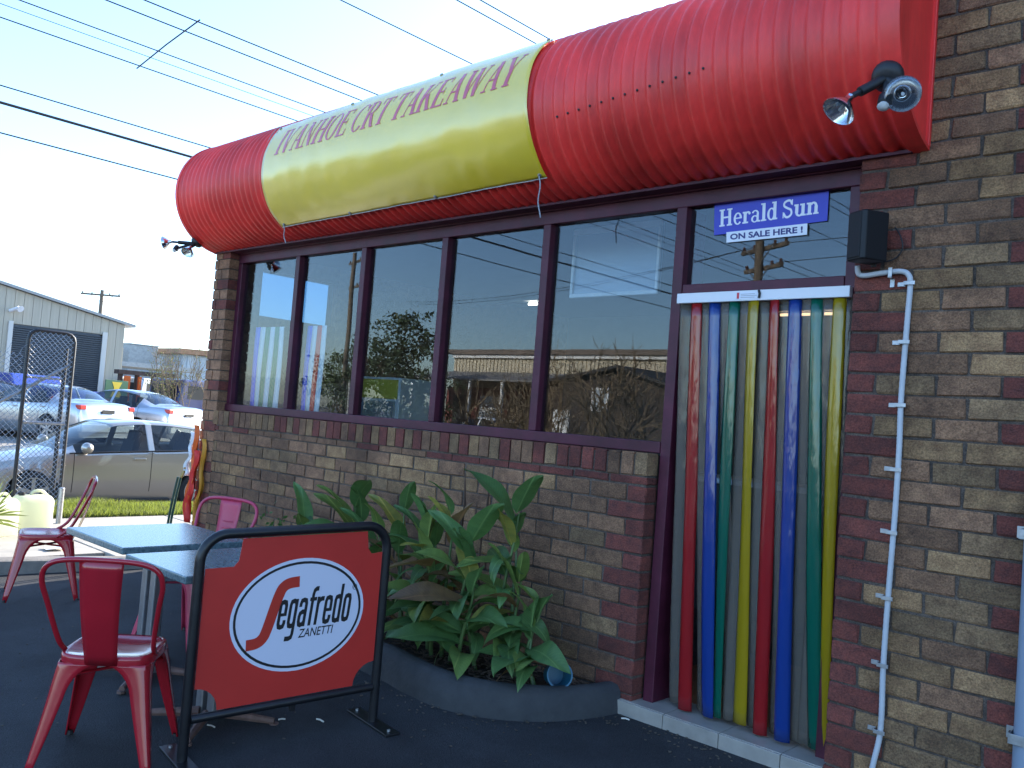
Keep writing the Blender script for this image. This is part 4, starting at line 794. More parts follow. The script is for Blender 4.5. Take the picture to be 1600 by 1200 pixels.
# ------------------------------------------------------------------ tables
M_tab = mat('speckled teal laminate', (0.20, 0.27, 0.28), 0.22, col2=(0.06, 0.11, 0.12), var=0.3, scale=70, detail=6, rvar=0.06); M_alu = mat('brushed aluminium', (0.45, 0.46, 0.48), 0.4, 0.9, var=0.15, scale=12)
def table(label, x0, x1, y0, y1, h):
    cx, cy = (x0+x1)/2, (y0+y1)/2; z = zg(cx, cy); t = thing('cafe_table', label, 'table', (cx, cy, z), group='teal topped cafe tables')
    bevel(MB().box(x0, x1, y0, y1, z+h-0.034, z+h).build('tabletop', M_tab, t), 0.006, 3)
    part('underframe', M_galv, x0+0.2, x1-0.2, y0+0.2, y1-0.2, z+h-0.06, z+h-0.035, parent=t)
    for dx in (-0.05, 0.05): bevel(MB().box(cx+dx-0.028, cx+dx+0.028, cy-0.03, cy+0.03, z+0.03, z+h-0.06).build('column', M_alu, t), 0.006)
    for dx, dy in ((1, 1), (1, -1), (-1, 1), (-1, -1)): MB().tube([(cx+dx*.03, cy+dy*.03, z+0.045), (cx+dx*0.21, cy+dy*0.21, z+0.022)], [0.024, 0.015], 8).lathe([(0.022, 0), (0.022, 0.012)], (cx+dx*.21, cy+dy*.21, z+0.002), (0, 0, 1), 10).build('base_foot', mat('rusty steel', (0.16, 0.09, 0.07), 0.7, var=0.4, scale=15), t)
table('speckled teal cafe table farther from the barrier with dark smudges', -4.86, -4.16, -1.875, -1.21, 0.74)
table('speckled teal cafe table tucked right behind the red barrier', -4.0, -3.42, -1.93, -1.28, 0.735)
# ------------------------------------------------------------------ bits on the ground
M_paper = mat('paper scrap', (0.6, 0.57, 0.5), 0.8)
for i, (x, y, a, l, lab) in enumerate(((-3.633, -1.633, .3, .022, 'cigarette butt under the left half of the barrier'), (-3.507, -1.35, 1.2, .016, 'cigarette butt under the middle of the barrier'), (-3.386, -1.223, .1, .024, 'twisted paper scrap under the right half of the barrier'), (-2.483, -0.075, .4, .02, 'cigarette butt beside the doorstep'), (-3.80, -1.565, 1.0, .04, 'pale drinking straw behind the lower left corner of the barrier panel'), (-3.90, -1.60, .2, .02, 'paper scrap on the ground behind the left barrier post'))):
    z = zg(x, y)+0.008; tag(MB().tube([(x-l*math.cos(a), y-l*math.sin(a), z), (x, y, z+0.003), (x+l*math.cos(a), y+l*math.sin(a), z)], 0.004, 6).build('litter', M_paper), lab, 'litter', 'litter on the asphalt')
b = MB(); rnd = random.Random(77)
for _ in range(300):            # grit, leaf crumbs and gum blown against the wall, step and planter
    if rnd.random() < .55: x = rnd.uniform(-3.9, -1.5); y = -abs(rnd.gauss(0, .12)) - interp(-x, [1.5, 2.55, 2.62, 2.75, 3.0, 3.4, 3.9], [.03, .03, .2, .45, .64, .69, .66])
    else: x = rnd.uniform(-6.5, -1.2); y = rnd.uniform(-3.2, -.75)
    s_ = rnd.uniform(.0015, .0042); a = rnd.uniform(0, 6.28); b.obox((x, y, zg(x, y)+.006), (math.cos(a), math.sin(a), .1), (-math.sin(a), math.cos(a), .1), (0, 0, 1), s_*rnd.uniform(1, 2.5), s_, .0016)
tag(b.build('ground_grit', mat('grit', (0.10, 0.08, 0.06), 0.9, var=0.6, scale=3)), 'grit and leaf crumbs scattered over the dark asphalt', 'grit', kind='stuff')

# ------------------------------------------------------------------ far left corner: gate, fence, jerrycans, post, yucca
M_chain = mat('chain wire', (0.30, 0.31, 0.32), 0.45, 0.8, var=0.4, scale=30)
M_gate = mat('black gate steel', (0.02, 0.02, 0.022), 0.45, var=0.4, scale=20)
def mesh_panel(b, corner, du, dv, wu, wv, pitch=0.055, r_=0.0018, sag=0.0):
    """woven diamond wire between two directions"""
    c = Vector(corner); du = Vector(du); dv = Vector(dv); nrm = du.cross(dv).normalized(); n = int((wu+wv)/pitch)+1
    for s_ in (1, -1):
        for k in range(n):
            o = k*pitch; seg = []
            u0 = max(0, o-wv); v0 = o-u0; u1 = min(wu, o); v1 = o-u1
            P = [(u0, v0), (u1, v1)]
            if s_ < 0: P = [(wu-u, v) for u, v in P]
            if abs(u1-u0) < 0.01: continue
            m = max(2, int(abs(u1-u0)/(pitch*2))+2)
            pts = [c + du*lerp(P[0][0], P[1][0], i/(m-1)) + dv*lerp(P[0][1], P[1][1], i/(m-1)) + nrm*(0.003*s_*(1 if i % 2 else -1)) for i in range(m)]
            b.tube(pts, r_, 3, caps=False)
gx = -9.85
gt = thing('wire_gate', 'black framed chain wire gate with rounded top standing open by the footpath', 'gate', (gx, -0.35, 0.02))
gy0, gy1 = -0.555, -0.10
fr_ = [(gy0, 0.06), (gy0, 1.87)] + [(gy0+0.09-0.09*math.cos(R(a)), 1.87+0.09*math.sin(R(a))) for a in (30, 60, 90)] + [(gy1-0.09+0.09*math.sin(R(a)), 1.87+0.09*math.cos(R(a))) for a in (0, 30, 60, 90)] + [(gy1, 0.06)]
MB().tube([(gx, y, z) for y, z in fr_], 0.019, 10).build('gate_frame', M_gate, gt, smooth=50)
MB().tube([(gx, gy0+.02, 1.0), (gx, gy1-.02, 1.0)], 0.016, 8).build('gate_rail', M_galv, gt, smooth=50); MB().tube([(gx, gy0+.02, 1.47), (gx, gy1-.1, 1.47)], 0.012, 8).build('gate_rail', M_galv, gt, smooth=50)
MB().tube([(gx-.03, -1.9, 0.42), (gx-.03, gy1-.03, 1.62)], 0.017, 8).build('diagonal_brace', M_galv, gt, smooth=50)
MB().tube([(gx-.05, gy1-.06, 0.3), (gx-.05, gy1-.06, 1.80)], 0.024, 8).build('gate_stile', M_gate, gt, smooth=50)
b = MB(); mesh_panel(b, (gx+.012, gy0, 0.12), (0, 1, 0), (0, 0, 1), gy1-gy0, 1.83, 0.052, 0.0032); b.build('chain_wire', M_chain, gt)
fn_ = thing('wire_fence', 'sagging chain wire fence left of the black gate', 'fence', (gx, -1.8, 0.02))
b = MB(); mesh_panel(b, (gx+.02, -3.3, 0.05), (0, 1, 0), (0, 0, 1), 2.7, 1.66, 0.06, 0.0028); b.build('chain_wire', M_chain, fn_)
MB().tube([(gx-.02, -3.3, -0.1), (gx-.02, -3.3, 1.75)], 0.025, 8).build('fence_post', M_galv, fn_, smooth=50)
b = MB(); rnd = random.Random(2)
for k in range(20): y = -3.2+0.135*k; b.tube([(gx+.02, y, 1.70), (gx+.02, y+rnd.uniform(-.05, .05), 1.76), (gx+.02, y+rnd.uniform(-.08, .08), 1.80)], 0.002, 3)
b.build('wire_ends', M_chain, fn_)
t = thing('gate_post', 'short grey steel post beside the white jerrycan', 'post', (-9.35, -0.27, 0.02)); MB().tube([(-9.35, -0.27, 0.0), (-9.35, -0.27, 0.36)], 0.027, 14).build('tube', M_galv, t, smooth=50); MB().lathe([(0.029, 0), (0.029, .012), (0.02, .02)], (-9.35, -0.27, 0.36), (0, 0, 1), 14).build('cap', M_galv, t, smooth=40)
def jerrycan(label, x, y, rz, s, m):
    t = thing('jerrycan', label, 'jerrycan', (x, y, 0.02), rz, 'plastic jerrycans by the gate')
    o = MB().box(-.11*s, .11*s, -.15*s, .15*s, 0, .27*s).prism([(-.11*s, -.15*s, .2705*s), (.11*s, -.15*s, .2705*s), (.08*s, -.13*s, .31*s), (-.08*s, -.13*s, .31*s)], (0, 0.001, 0)).build('body', m, t, world=False); o.data.clear_geometry()
    prof = [(0.0, .30, 1), (.02, 1, 1), (.05, 1, 1), (.15, .985, .985), (.25, 1, 1), (.275, .97, .97), (.30, .80, .88), (.312, .62, .8), (.315, .01, .01)]
    def f(i, j):
        z, kx, ky = prof[i]; a = 2*math.pi*j/28; c_, s_ = math.cos(a), math.sin(a); k = (abs(c_)**6+abs(s_)**6)**(-1/6)
        if i == 0: kx = ky = .97
        return (.10*s*kx*k*c_, .165*s*ky*k*s_, z*s)
    b = MB(); b.grid(f, len(prof), 28, closev=True); me = b.mesh('body', smooth=50); me.materials.append(m); o.data = me
    MB().tube(spline([(0, -.02*s, .31*s), (0, .0, .345*s), (0, .07*s, .35*s), (0, .12*s, .305*s)], 5), .014*s, 8).build('handle', m, t, smooth=60, world=False)
    MB().lathe([(.026*s, 0), (.026*s, .03*s), (.02*s, .034*s)], (0, -.10*s, .31*s), (0, 0, 1), 14).build('cap', M_blackpl, t, smooth=40, world=False)
M_jc = mat('milky plastic', (0.80, 0.81, 0.66), 0.4)
_b = M_jc.node_tree.nodes['Principled BSDF']; _t = _n(M_jc.node_tree, 'ShaderNodeBsdfTranslucent'); _t.inputs[0].default_value = (0.8, 0.82, 0.62, 1); _m = _n(M_jc.node_tree, 'ShaderNodeMixShader'); _m.inputs[0].default_value = 0.6
M_jc.node_tree.links.new(_b.outputs[0], _m.inputs[1]); M_jc.node_tree.links.new(_t.outputs[0], _m.inputs[2]); M_jc.node_tree.links.new(_m.outputs[0], M_jc.node_tree.nodes['Material Output'].inputs[0])
jerrycan('milky white jerrycan with black cap in front of the wire gate', -9.0, -0.65, 0.1, 1.05, M_jc)
jerrycan('second milky jerrycan at the left edge beside a spiky plant', -8.75, -1.02, 0.5, 1.05, M_jc)
t = thing('paper_sheet', 'crumpled white sheet lying by the kerb under the left chair', 'litter', (-7.9, -0.85, 0.025)); MB().grid(lambda i, j: (-7.95+.05*i, -0.9+.05*j, .027+.012*noise.noise((i*.9, j*.9, 3))+.01*(i % 2)), 4, 4).build('sheet', M_white, t)
t = thing('yucca_plant', 'spiky yellow-green yucca at the left edge of the footpath', 'plant', (-8.5, -1.18, 0.02)); rnd = random.Random(9); M_yuc = leaf_mat('yucca leaf', (0.22, 0.27, 0.07), (0.14, 0.19, 0.06))
for k in range(46):
    a = rnd.uniform(0, 6.28); e_ = rnd.uniform(-.1, 1.3); L_ = rnd.uniform(.26, .42); d = Vector((math.cos(a)*math.cos(e_), math.sin(a)*math.cos(e_), math.sin(e_))); s_ = d.cross(Vector((0, 0, 1))).normalized()*.012; c0 = Vector((0, 0, .16+.06*rnd.random()))
    b = MB(); b.poly([c0-s_, c0+s_, c0+d*L_*.6+s_*.9, c0+d*L_+Vector((0, 0, -.03)), c0+d*L_*.6-s_*.9]); b.build('leaf', M_yuc, t, world=False)
MB().tube([(0, 0, 0), (0, 0, .2)], .04, 8).build('trunk', M_dry, t, world=False)
# ------------------------------------------------------------------ windsock and hoses at the corner
t = thing('fabric_streamer', 'orange, white and red fabric streamer hanging at the far corner pier', 'streamer', (-7.13, -0.05, 0.45))
So = mat('orange fabric', (0.75, 0.13, 0.015), 0.6); Sr = mat('bright red fabric', (0.65, 0.03, 0.02), 0.6); Sy = mat('amber fabric', (0.6, 0.26, 0.02), 0.6)
def drape(x0, x1, z0, z1, m, ph, y):
    b = MB(); b.grid(lambda i, j: (lerp(x0, x1, i/5)*1.0 + 0.05*math.sin(ph+3.2*j/16)+0.02*math.sin(j*.9), y+0.018*math.sin(i*1.6+ph+j*.35), lerp(z1, z0, j/16)), 6, 17); return solid(b.build('cloth', m, t, smooth=70), .001)
drape(-7.17, -7.10, 0.42, 1.16, So, 0.2, -.05); drape(-7.22, -7.16, 0.72, 1.10, S_white, .5, -.055); drape(-7.14, -7.05, 0.33, 0.95, Sr, 1.0, -.06); drape(-7.04, -7.0, 0.30, 1.05, Sy, .3, -.03)
t = thing('garden_tap', 'garden tap with dark green hoses at the far corner of the shop', 'tap', (-7.2, -0.06, 0.0)); M_hose = mat('green hose', (0.01, 0.05, 0.035), 0.45)
MB().tube([(-7.22, -0.02, 0.75), (-7.22, -0.07, 0.75), (-7.22, -0.09, 0.70)], .012, 8).tube([(-7.24, -.06, .78), (-7.2, -.06, .78)], .01, 6).build('tap', mat('brass', (.35, .22, .08), .35, 1.0), t)
for dx in (0, .05): MB().tube(spline([(-7.22-dx, -.09, .70), (-7.24-dx, -.11, .5), (-7.27-dx, -.12, .25), (-7.2-dx, -.14, .04), (-7.0-dx, -.2, .0)], 5), .011, 8).build('hose', M_hose, t, smooth=60)

# ------------------------------------------------------------------ cars
M_carglass = glass('car glass', (0.55, 0.6, 0.6), 1.6); M_dark = mat('dark interior', (0.03, 0.03, 0.033), 0.8); M_trim = mat('black trim', (0.015, 0.015, 0.016), 0.4)
M_tail = mat('tail lamp red', (0.5, 0.02, 0.015), 0.15, coat=1.0); M_rim = mat('alloy rim', (0.5, 0.5, 0.52), 0.3, 0.9); M_lamp = mat('clear lamp', (0.75, 0.76, 0.78), 0.1, 0.4)
HATCH = dict(L=4.3, s=[0, .06, .3, .7, 1.1, 1.35, 1.7, 2.05, 2.5, 3.0, 3.5, 3.75, 4.0, 4.15, 4.26, 4.3], top=[.52, .66, .80, .90, .97, 1.06, 1.27, 1.42, 1.465, 1.46, 1.42, 1.36, 1.18, 1.02, .9, .6],
    belt=[.50, .62, .74, .83, .89, .92, .94, .96, .98, 1.0, 1.03, 1.05, 1.04, .98, .88, .58], wb=[.50, .64, .75, .82, .85, .86, .865, .87, .87, .87, .86, .85, .82, .79, .75, .68], wm=[.58, .72, .82, .875, .885, .885, .885, .885, .885, .885, .885, .88, .86, .83, .79, .70],
    wr=[.35, .48, .60, .66, .70, .71, .68, .64, .63, .62, .60, .58, .60, .62, .62, .5], side=[(1.42, 2.56), (2.66, 3.46), (3.52, 3.72)], front=(1.16, 2.0), rear=(3.62, 4.1), wheels=(.86, 3.46), rw=.315, doors=(1.40, 2.62, 3.55), hood=1.15, roof=(2.0, 3.6))
SEDAN = dict(L=4.9, s=[0, .06, .35, .8, 1.25, 1.5, 1.9, 2.3, 2.75, 3.2, 3.6, 3.9, 4.25, 4.5, 4.78, 4.86, 4.9], top=[.50, .66, .80, .92, .99, 1.06, 1.26, 1.42, 1.475, 1.46, 1.38, 1.27, 1.12, 1.10, 1.08, .98, .55],
    belt=[.48, .62, .75, .85, .90, .92, .94, .95, .96, .98, 1.0, 1.01, 1.03, 1.03, 1.02, .93, .53], wb=[.52, .68, .80, .87, .90, .905, .905, .905, .905, .90, .89, .87, .85, .83, .80, .77, .72], wm=[.62, .78, .88, .94, .945, .945, .945, .945, .945, .945, .945, .94, .93, .91, .88, .85, .78],
    wr=[.35, .5, .62, .70, .74, .74, .71, .66, .64, .63, .62, .62, .64, .66, .66, .64, .5], side=[(1.58, 2.78), (2.86, 3.78)], front=(1.34, 2.24), rear=(3.42, 4.2), wheels=(.95, 3.86), rw=.33, doors=(1.55, 2.82, 3.85), hood=1.3, roof=(2.24, 3.4))
def car(name, label, loc, rz, S, paint, hero=False, cat='car', group=None):
    t = thing(name, label, cat, loc, rz, group); L = S['L']; g = lambda k, s_: interp(s_, S['s'], S[k])
    st = sorted(set([round(i*L/110, 4) for i in range(111)] + S['s'] + [v for p in S['side'] for v in p] + list(S['front']) + list(S['rear']))); Ra = S['rw']+0.055
    def smooth(k, s_): return (g(k, s_-.07)+2*g(k, s_)+g(k, s_+.07))/4 if .1 < s_ < L-.1 else g(k, s_)
    def section(s_):
        top, be, wb, wm, wr = (smooth(k, s_) for k in ('top', 'belt', 'wb', 'wm', 'wr')); zb = .2
        cab = max(0, min(1, (top-be-.06)/.25)); zr = lerp(be+(top-be)*.55, top-.055, cab)
        P = [[0, zb], [wm-.10, zb-.02], [wm-.02, lerp(zb, be, .16)], [wm, lerp(zb, be, .45)], [wm-.004, lerp(zb, be, .74)], [lerp(wm, wb, .55), lerp(zb, be, .93)], [wb, be], [wr+(wb-wr)*.02*cab, zr], [wr*.7, top-.012], [0, top]]
        for sw in S['wheels']:
            d = abs(s_-sw)
            if d < Ra:
                za = S['rw']+math.sqrt(Ra*Ra-d*d)
                for r_ in (0, 1, 2, 3, 4):
                    if P[r_][1] < za: P[r_][1] = za - (0.0 if r_ else 0)
        return P
    sec = [section(s_) for s_ in st]; nr = len(sec[0]); B, G1, G2 = MB(), {}, {}
    X = lambda s_: L/2-s_
    def inside(rg, a, c_): return a >= rg[0]-1e-4 and c_ <= rg[1]+1e-4
    for i in range(len(st)-1):
        a, c_ = st[i], st[i+1]
        for r_ in range(nr-1):
            for sd in (1, -1):
                q = [(X(a), sd*sec[i][r_][0], sec[i][r_][1]), (X(c_), sd*sec[i+1][r_][0], sec[i+1][r_][1]), (X(c_), sd*sec[i+1][r_+1][0], sec[i+1][r_+1][1]), (X(a), sd*sec[i][r_+1][0], sec[i][r_+1][1])]
                tgt = B
                if r_ == 6:
                    for n_, rg in enumerate(S['side']):
                        if inside(rg, a, c_) and (sec[i][7][1]-sec[i][6][1]) > .06: tgt = G1.setdefault((n_, sd), MB())
                if r_ >= 7:
                    for n_, rg in enumerate((S['front'], S['rear'])):
                        if inside(rg, a, c_): tgt = G2.setdefault(n_, MB())
                tgt.quad(*(q if sd > 0 else q[::-1]))
    for i in (0, -1):
        pts = [(X(st[i]), p[0], p[1]) for p in sec[i]] + [(X(st[i]), -p[0], p[1]) for p in reversed(sec[i][1:-1])]; B.poly(pts)
    body = B.build('body', paint, t, smooth=38, world=False); solid(body, 0.012, -1)
    for (n_, sd), b in G1.items(): b.build('side_window', M_carglass, t, smooth=60, world=False)
    for n_, b in G2.items(): b.build(['windscreen', 'rear_window'][n_], M_carglass, t, smooth=60, world=False)
    rw = S['rw']; wy = g('wm', 2.0)-0.02
    for sw in S['wheels']:
        for sd in (1, -1):
            ax = (0, sd, 0); c = (X(sw), sd*(wy-.20), rw)
            tw = MB().lathe([(rw-.10, 0), (rw-.02, .0), (rw, .03), (rw, .17), (rw-.015, .195), (rw-.085, .205), (rw-.10, .19)], c, ax, 28).build('wheel', M_rubber, t, smooth=40, world=False)
            b = MB().lathe([(rw-.10, .10), (rw-.088, .203), (rw-.10, .203), (rw-.115, .14), (.03, .13)], c, ax, 28)
            for k in range(5 if hero else 6):
                a = 2*math.pi*k/(5 if hero else 6)+.3; d = Vector((math.cos(a), 0, math.sin(a))); b.obox(Vector(c)+Vector((0, sd*.18, 0))+d*(rw-.10)*.5, d, (0, 1, 0), d.cross(Vector((0, 1, 0))), (rw-.10)*.5, .014, .026)
            b.lathe([(.045, .17), (.045, .2), (.02, .205)], c, ax, 12); b.build('rim', M_rim, tw, smooth=40, world=False)
    b = MB()
    for sx, sy in ((2.2, .36), (2.2, -.36), (3.15, .36), (3.15, -.36)): b.box(X(sx+.55), X(sx), sy-.24, sy+.24, .35, .6).obox((X(sx+.55), sy, .82), (1, 0, .25), (0, 1, 0), (-.25, 0, 1), .06, .22, .28).obox((X(sx+.62), sy, 1.17), (1, 0, .2), (0, 1, 0), (-.2, 0, 1), .045, .12, .09)
    b.box(X(1.75), X(1.3), -.75, .75, .55, .88); b.build('seats', M_dark, t, world=False)
    for sd in (1, -1):
        MB().lathe([(.03, -.10), (.075, -.06), (.09, .0), (.08, .06), (.03, .09)], (X(S['side'][0][0]+.12), sd*(g('wb', 1.7)+.10), g('belt', 1.7)+.07), (0, 1, .0), 14).tube([(X(S['side'][0][0]+.12), sd*(g('wb', 1.7)-.02), g('belt', 1.7)+.02), (X(S['side'][0][0]+.12), sd*(g('wb', 1.7)+.06), g('belt', 1.7)+.05)], .025, 6).build('door_mirror', paint, t, smooth=60, world=False)
        for s_ in S['doors'][1:]:
            z = g('belt', s_)-.13; y = lerp(g('wm', s_), g('wb', s_), .4)+.012; bevel(MB().box(X(s_-.10), X(s_-.30), sd*y-.014, sd*y+.014, z-.018, z+.018).build('door_handle', paint, t, world=False), .008)
        for s_ in S['doors']:      # shut lines
            b = MB(); i = min(range(len(st)), key=lambda k: abs(st[k]-s_)); P = sec[i]
            for r_ in (2, 3, 4, 5): b.quad(*[(X(s_)+dx, sd*(P[q][0]+.002), P[q][1]) for dx, q in ((-.005, r_), (.005, r_), (.005, r_+1), (-.005, r_+1))])
            b.build('shut_line', M_trim, t, world=False)
        b = MB()                   # waist and roof trims round the side glass
        rgs = [s_ for s_ in st if S['side'][0][0]-.12 <= s_ <= S['side'][-1][1]+.05]
        b.tube([(X(s_), sd*(interp(s_, st, [p[6][0] for p in sec])+.004), interp(s_, st, [p[6][1] for p in sec])) for s_ in rgs], .011, 5); b.build('window_trim', M_trim, t, world=False)
        zt = g('belt', L-.1)-.14; bevel(MB().box(X(L-.02), X(L-.20), sd*(g('wm', L-.06)-.20), sd*(g('wm', L-.06)-.012), zt+.02, zt+.14).build('tail_lamp', M_tail, t, world=False), .02)
        bevel(MB().box(X(.34), X(.05), sd*(g('wb', .15)-.14), sd*(g('wb', .15)+.02), .58, .70).build('headlamp', M_lamp, t, world=False), .03)
    bevel(MB().box(X(L+.012), X(L-.01), -.19, .19, .80 if S is SEDAN else .70, .90 if S is SEDAN else .80).build('number_plate', M_trim, t, world=False), .004)
    bevel(MB().box(X(L+.05), X(L-.18), -g('wm', L-.2)+.05, g('wm', L-.2)-.05, .30, .56).build('rear_bumper', paint, t, world=False), .05, 3)
    bevel(MB().box(X(.2), X(-.03), -.70, .70, .26, .48).build('front_bumper', M_trim, t, world=False), .05, 3)
    bevel(MB().box(X(S['wheels'][1]-.45), X(S['wheels'][0]+.45), -g('wm', 2)+.05, g('wm', 2)-.05, .165, .20).build('sill', M_trim, t, world=False), .01)
    return t
P_gold = mat('grey-gold car paint', (0.48, 0.43, 0.37), 0.28, 0.75, coat=1.0, coat_rough=0.03); P_silver = mat('silver car paint', (0.45, 0.46, 0.48), 0.3, 0.8, coat=1.0, coat_rough=0.03); P_black = mat('dark car paint', (0.02, 0.022, 0.03), 0.2, coat=1.0, coat_rough=0.03); P_navy = mat('navy van paint', (0.02, 0.03, 0.12), 0.3, coat=1.0, coat_rough=0.05); P_blue = mat('blue car paint', (0.02, 0.05, 0.34), 0.25, coat=1.0, coat_rough=0.03); P_whitec = mat('white car paint', (0.7, 0.7, 0.7), 0.25, coat=1.0, coat_rough=0.03)
car('parked_hatchback', 'grey-gold hatchback parked at the kerb beyond the grass', (-15.05, 2.39, -0.55), -math.pi/2, HATCH, P_gold, True)
def heading(dx, dy): return math.atan2(dy, dx)
car('parked_sedan', 'silver sedan with dark plate parked tail on, left of the pair', (-25.2, 4.85, -0.05), R(199), SEDAN, P_silver, group='silver sedans across the street')
car('parked_sedan', 'silver sedan nearer the shop corner, showing its side and rear lamp', (-26.3, 7.4, -0.05), R(205), SEDAN, P_silver, group='silver sedans across the street')
car('parked_sedan', 'dark sedan behind the wire fence at the left edge', (-29.3, 4.3, -0.05), R(199), SEDAN, P_black)
# blue pickup whose tailgate carries raised letters
t = thing('pickup_truck', 'blue pickup with lettered tailgate seen through the wire gate', 'pickup', (-29.5, 6.2, -0.05), heading(-.97, -.25))
bevel(MB().box(-1.9, 2.9, -.9, .9, .55, 1.0).build('body', P_blue, t, world=False), .06, 2); bevel(MB().prism([(-.1, -.82, 1.0), (1.9, -.82, 1.0), (1.3, -.7, 1.7), (.1, -.7, 1.7)], (0, 1.64, 0)).build('cab', P_blue, t, world=False), .05)
bevel(MB().box(-1.93, -1.88, -.86, .86, .62, 1.32).box(-1.87, -.15, .84, .9, .9, 1.32).box(-1.87, -.15, -.9, -.84, .9, 1.32).build('tailgate', P_blue, t, world=False), .01)
plain_text('lettering', 'TOYOTA', SW, t, lambda x, y: (-1.936, .55-1.1*x, .92+.16*y), 1, 1, fat=.02, world=False)
for sx in (-1.2, 1.9):
    for sd in (1, -1): w = MB().lathe([(.25, 0), (.37, .02), (.37, .2), (.24, .22)], (sx, sd*.68, .37), (0, sd, 0), 20).build('wheel', M_rubber, t, smooth=40, world=False); MB().lathe([(.24, .2), (.2, .225), (.03, .22)], (sx, sd*.68, .37), (0, sd, 0), 16).build('rim', M_rim, w, smooth=40, world=False)
for sd in (1, -1): bevel(MB().box(-1.94, -1.86, sd*.88-.09, sd*.88+.03, .75, 1.1).build('tail_lamp', M_tail, t, world=False), .01)
def van(label, x, y, rz, paint, Lh=1.0):
    t = thing('parked_van', label, 'van', (x, y, -0.05), rz); prof = [(-2.3, .45), (-2.35, 1.2), (-2.2, 1.95), (.9, 2.0), (1.6, 1.25), (2.3, 1.05), (2.4, .45)]
    bevel(MB().prism([(a, -.85, c_) for a, c_ in prof], (0, 1.7, 0)).build('body', paint, t, world=False), .07, 2)
    bevel(MB().box(-2.345, -2.33, -.65, .65, 1.28, 1.75).build('rear_window', M_trim, t, world=False), .0)
    for sd in (1, -1):
        for a, c_ in ((-2.0, -1.0), (-.9, .1), (.2, 1.0)): MB().box(a, c_, sd*.853-.004, sd*.853+.004, 1.3, 1.75).build('side_window', M_trim, t, world=False)
        for sx in (-1.5, 1.5): MB().lathe([(.2, 0), (.33, .02), (.33, .18), (.2, .2)], (sx, sd*.68, .33), (0, sd, 0), 18).build('wheel', M_rubber, t, smooth=40, world=False)
        bevel(MB().box(-2.38, -2.30, sd*.72-.08, sd*.72+.08, .8, 1.2).build('tail_lamp', M_tail, t, world=False), .01)
    return t
van('white van parked behind the silver sedans', -36.5, 11.2, heading(-.5, .86), P_whitec)
van('pale van in the yard behind the bare shrub', -34.5, 12.8, heading(-.3, .95), P_silver)
van('navy van half hidden by the bare shrub', -29.5, 12.2, heading(-.2, .98), P_navy)
# ------------------------------------------------------------------ shed with roller door across the street
M_clad = mat('grey-cream cladding', (0.46, 0.41, 0.31), 0.55, var=0.12, scale=1.5, stretch=(1, 6, .3)); M_roller = mat('slate roller door', (0.055, 0.065, 0.075), 0.45, var=0.15)
sh = thing('roller_door_shed', 'grey clad shed with slate roller door behind the parked cars', 'shed', (-34, 7, -0.05))
def roofz(y): return 4.72 - (y-6.07)*0.194
pw = 0.3; y = -6.0
while y < 10.5:
    y1 = min(y+pw-.012, 10.56); z0 = -0.05
    if 6.55 < (y+y1)/2 < 9.72: z0 = 3.42
    MB().prism([(-34, y, z0), (-34, y1, z0), (-34, y1, roofz(y1)), (-34, y, roofz(y))], (-.06, 0, 0)).build('cladding_sheet', M_clad, sh); y += pw
MB().box(-40, -34.062, -6, 10.54, -.05, 3.0).build('shed_core', M_clad, sh); MB().prism([(-40, -6, 3.0), (-40, 10.54, 3.0), (-40, 10.54, roofz(10.6)-.1), (-40, -6, roofz(-6)-.1)], (5.9, 0, 0)).build('shed_gable', M_clad, sh)
rd = MB().box(-34.03, -34.0, 6.6, 9.68, -.05, 3.4).build('roller_door', M_roller, sh)
me_s = MB().tube([(0, -1.53, 0), (0, 1.53, 0)], .036, 6).mesh('slat', smooth=40); me_s.materials.append(M_roller)
for k in range(44):
    o = bpy.data.objects.new('slat', me_s); C.objects.link(o); o.parent = rd; o.location = Vector((-34.0, 8.14, .0+.077*k)) - origin(rd)
for bx in ((-33.99, -33.93, 6.45, 6.6, -.05, 3.5), (-33.99, -33.93, 9.68, 9.86, -.05, 3.5)): part('door_frame', mat('pale trim', (.6, .58, .52), .5), *bx, parent=sh)
MB().prism([(-33.85, -6.2, roofz(-6.2)+.02), (-33.85, 10.85, roofz(10.85)+.02), (-33.85, 10.85, roofz(10.85)+.12), (-33.85, -6.2, roofz(-6.2)+.12)], (-6.3, 0, 0)).build('shed_roof', mat('zinc roof', (.3, .3, .3), .4, .6), sh)
t = thing('wall_lamp', 'small pale lamp arm on the gable of the roller door shed', 'lamp', (-33.9, 6.6, 3.9)); MB().tube([(-33.98, 6.45, 3.85), (-33.7, 6.65, 3.98)], .06, 8).build('arm', M_white, t); MB().lathe([(.05, 0), (.12, .12)], (-33.7, 6.65, 3.98), (.8, .2, -.4), 10).build('shade', M_white, t)
# ------------------------------------------------------------------ far yard
M_ply = mat('weathered panel', (.35, .37, .36), .7, var=.2)
t = thing('far_shed', 'long pale shed with rusty roof edge far behind the bare shrub', 'shed', (-57, 25, -.05)); MB().box(-60, -55, 23.2, 34, -.05, 4.0).build('wall', mat('pale blue cladding', (.38, .44, .47), .6, var=.1), t); MB().prism([(-60, 22.8, 4.0), (-54.6, 22.8, 4.0), (-54.6, 34, 4.25), (-60, 34, 4.25)], (0, 0, .35)).build('roof', mat('rusty roof', (.36, .2, .11), .7, var=.3, scale=2), t)
for i in range(12): MB().box(-54.99, -54.95, 23.5+.85*i, 24.2+.85*i, -.05, 3.9).build('cladding_sheet', MATS['pale blue cladding'], t)
t = thing('carport', 'low flat carport roof over white vehicles in the yard', 'carport', (-52, 19, -.05)); MB().box(-54, -49, 16.5, 21.6, 2.7, 2.95).build('roof', M_ply, t)
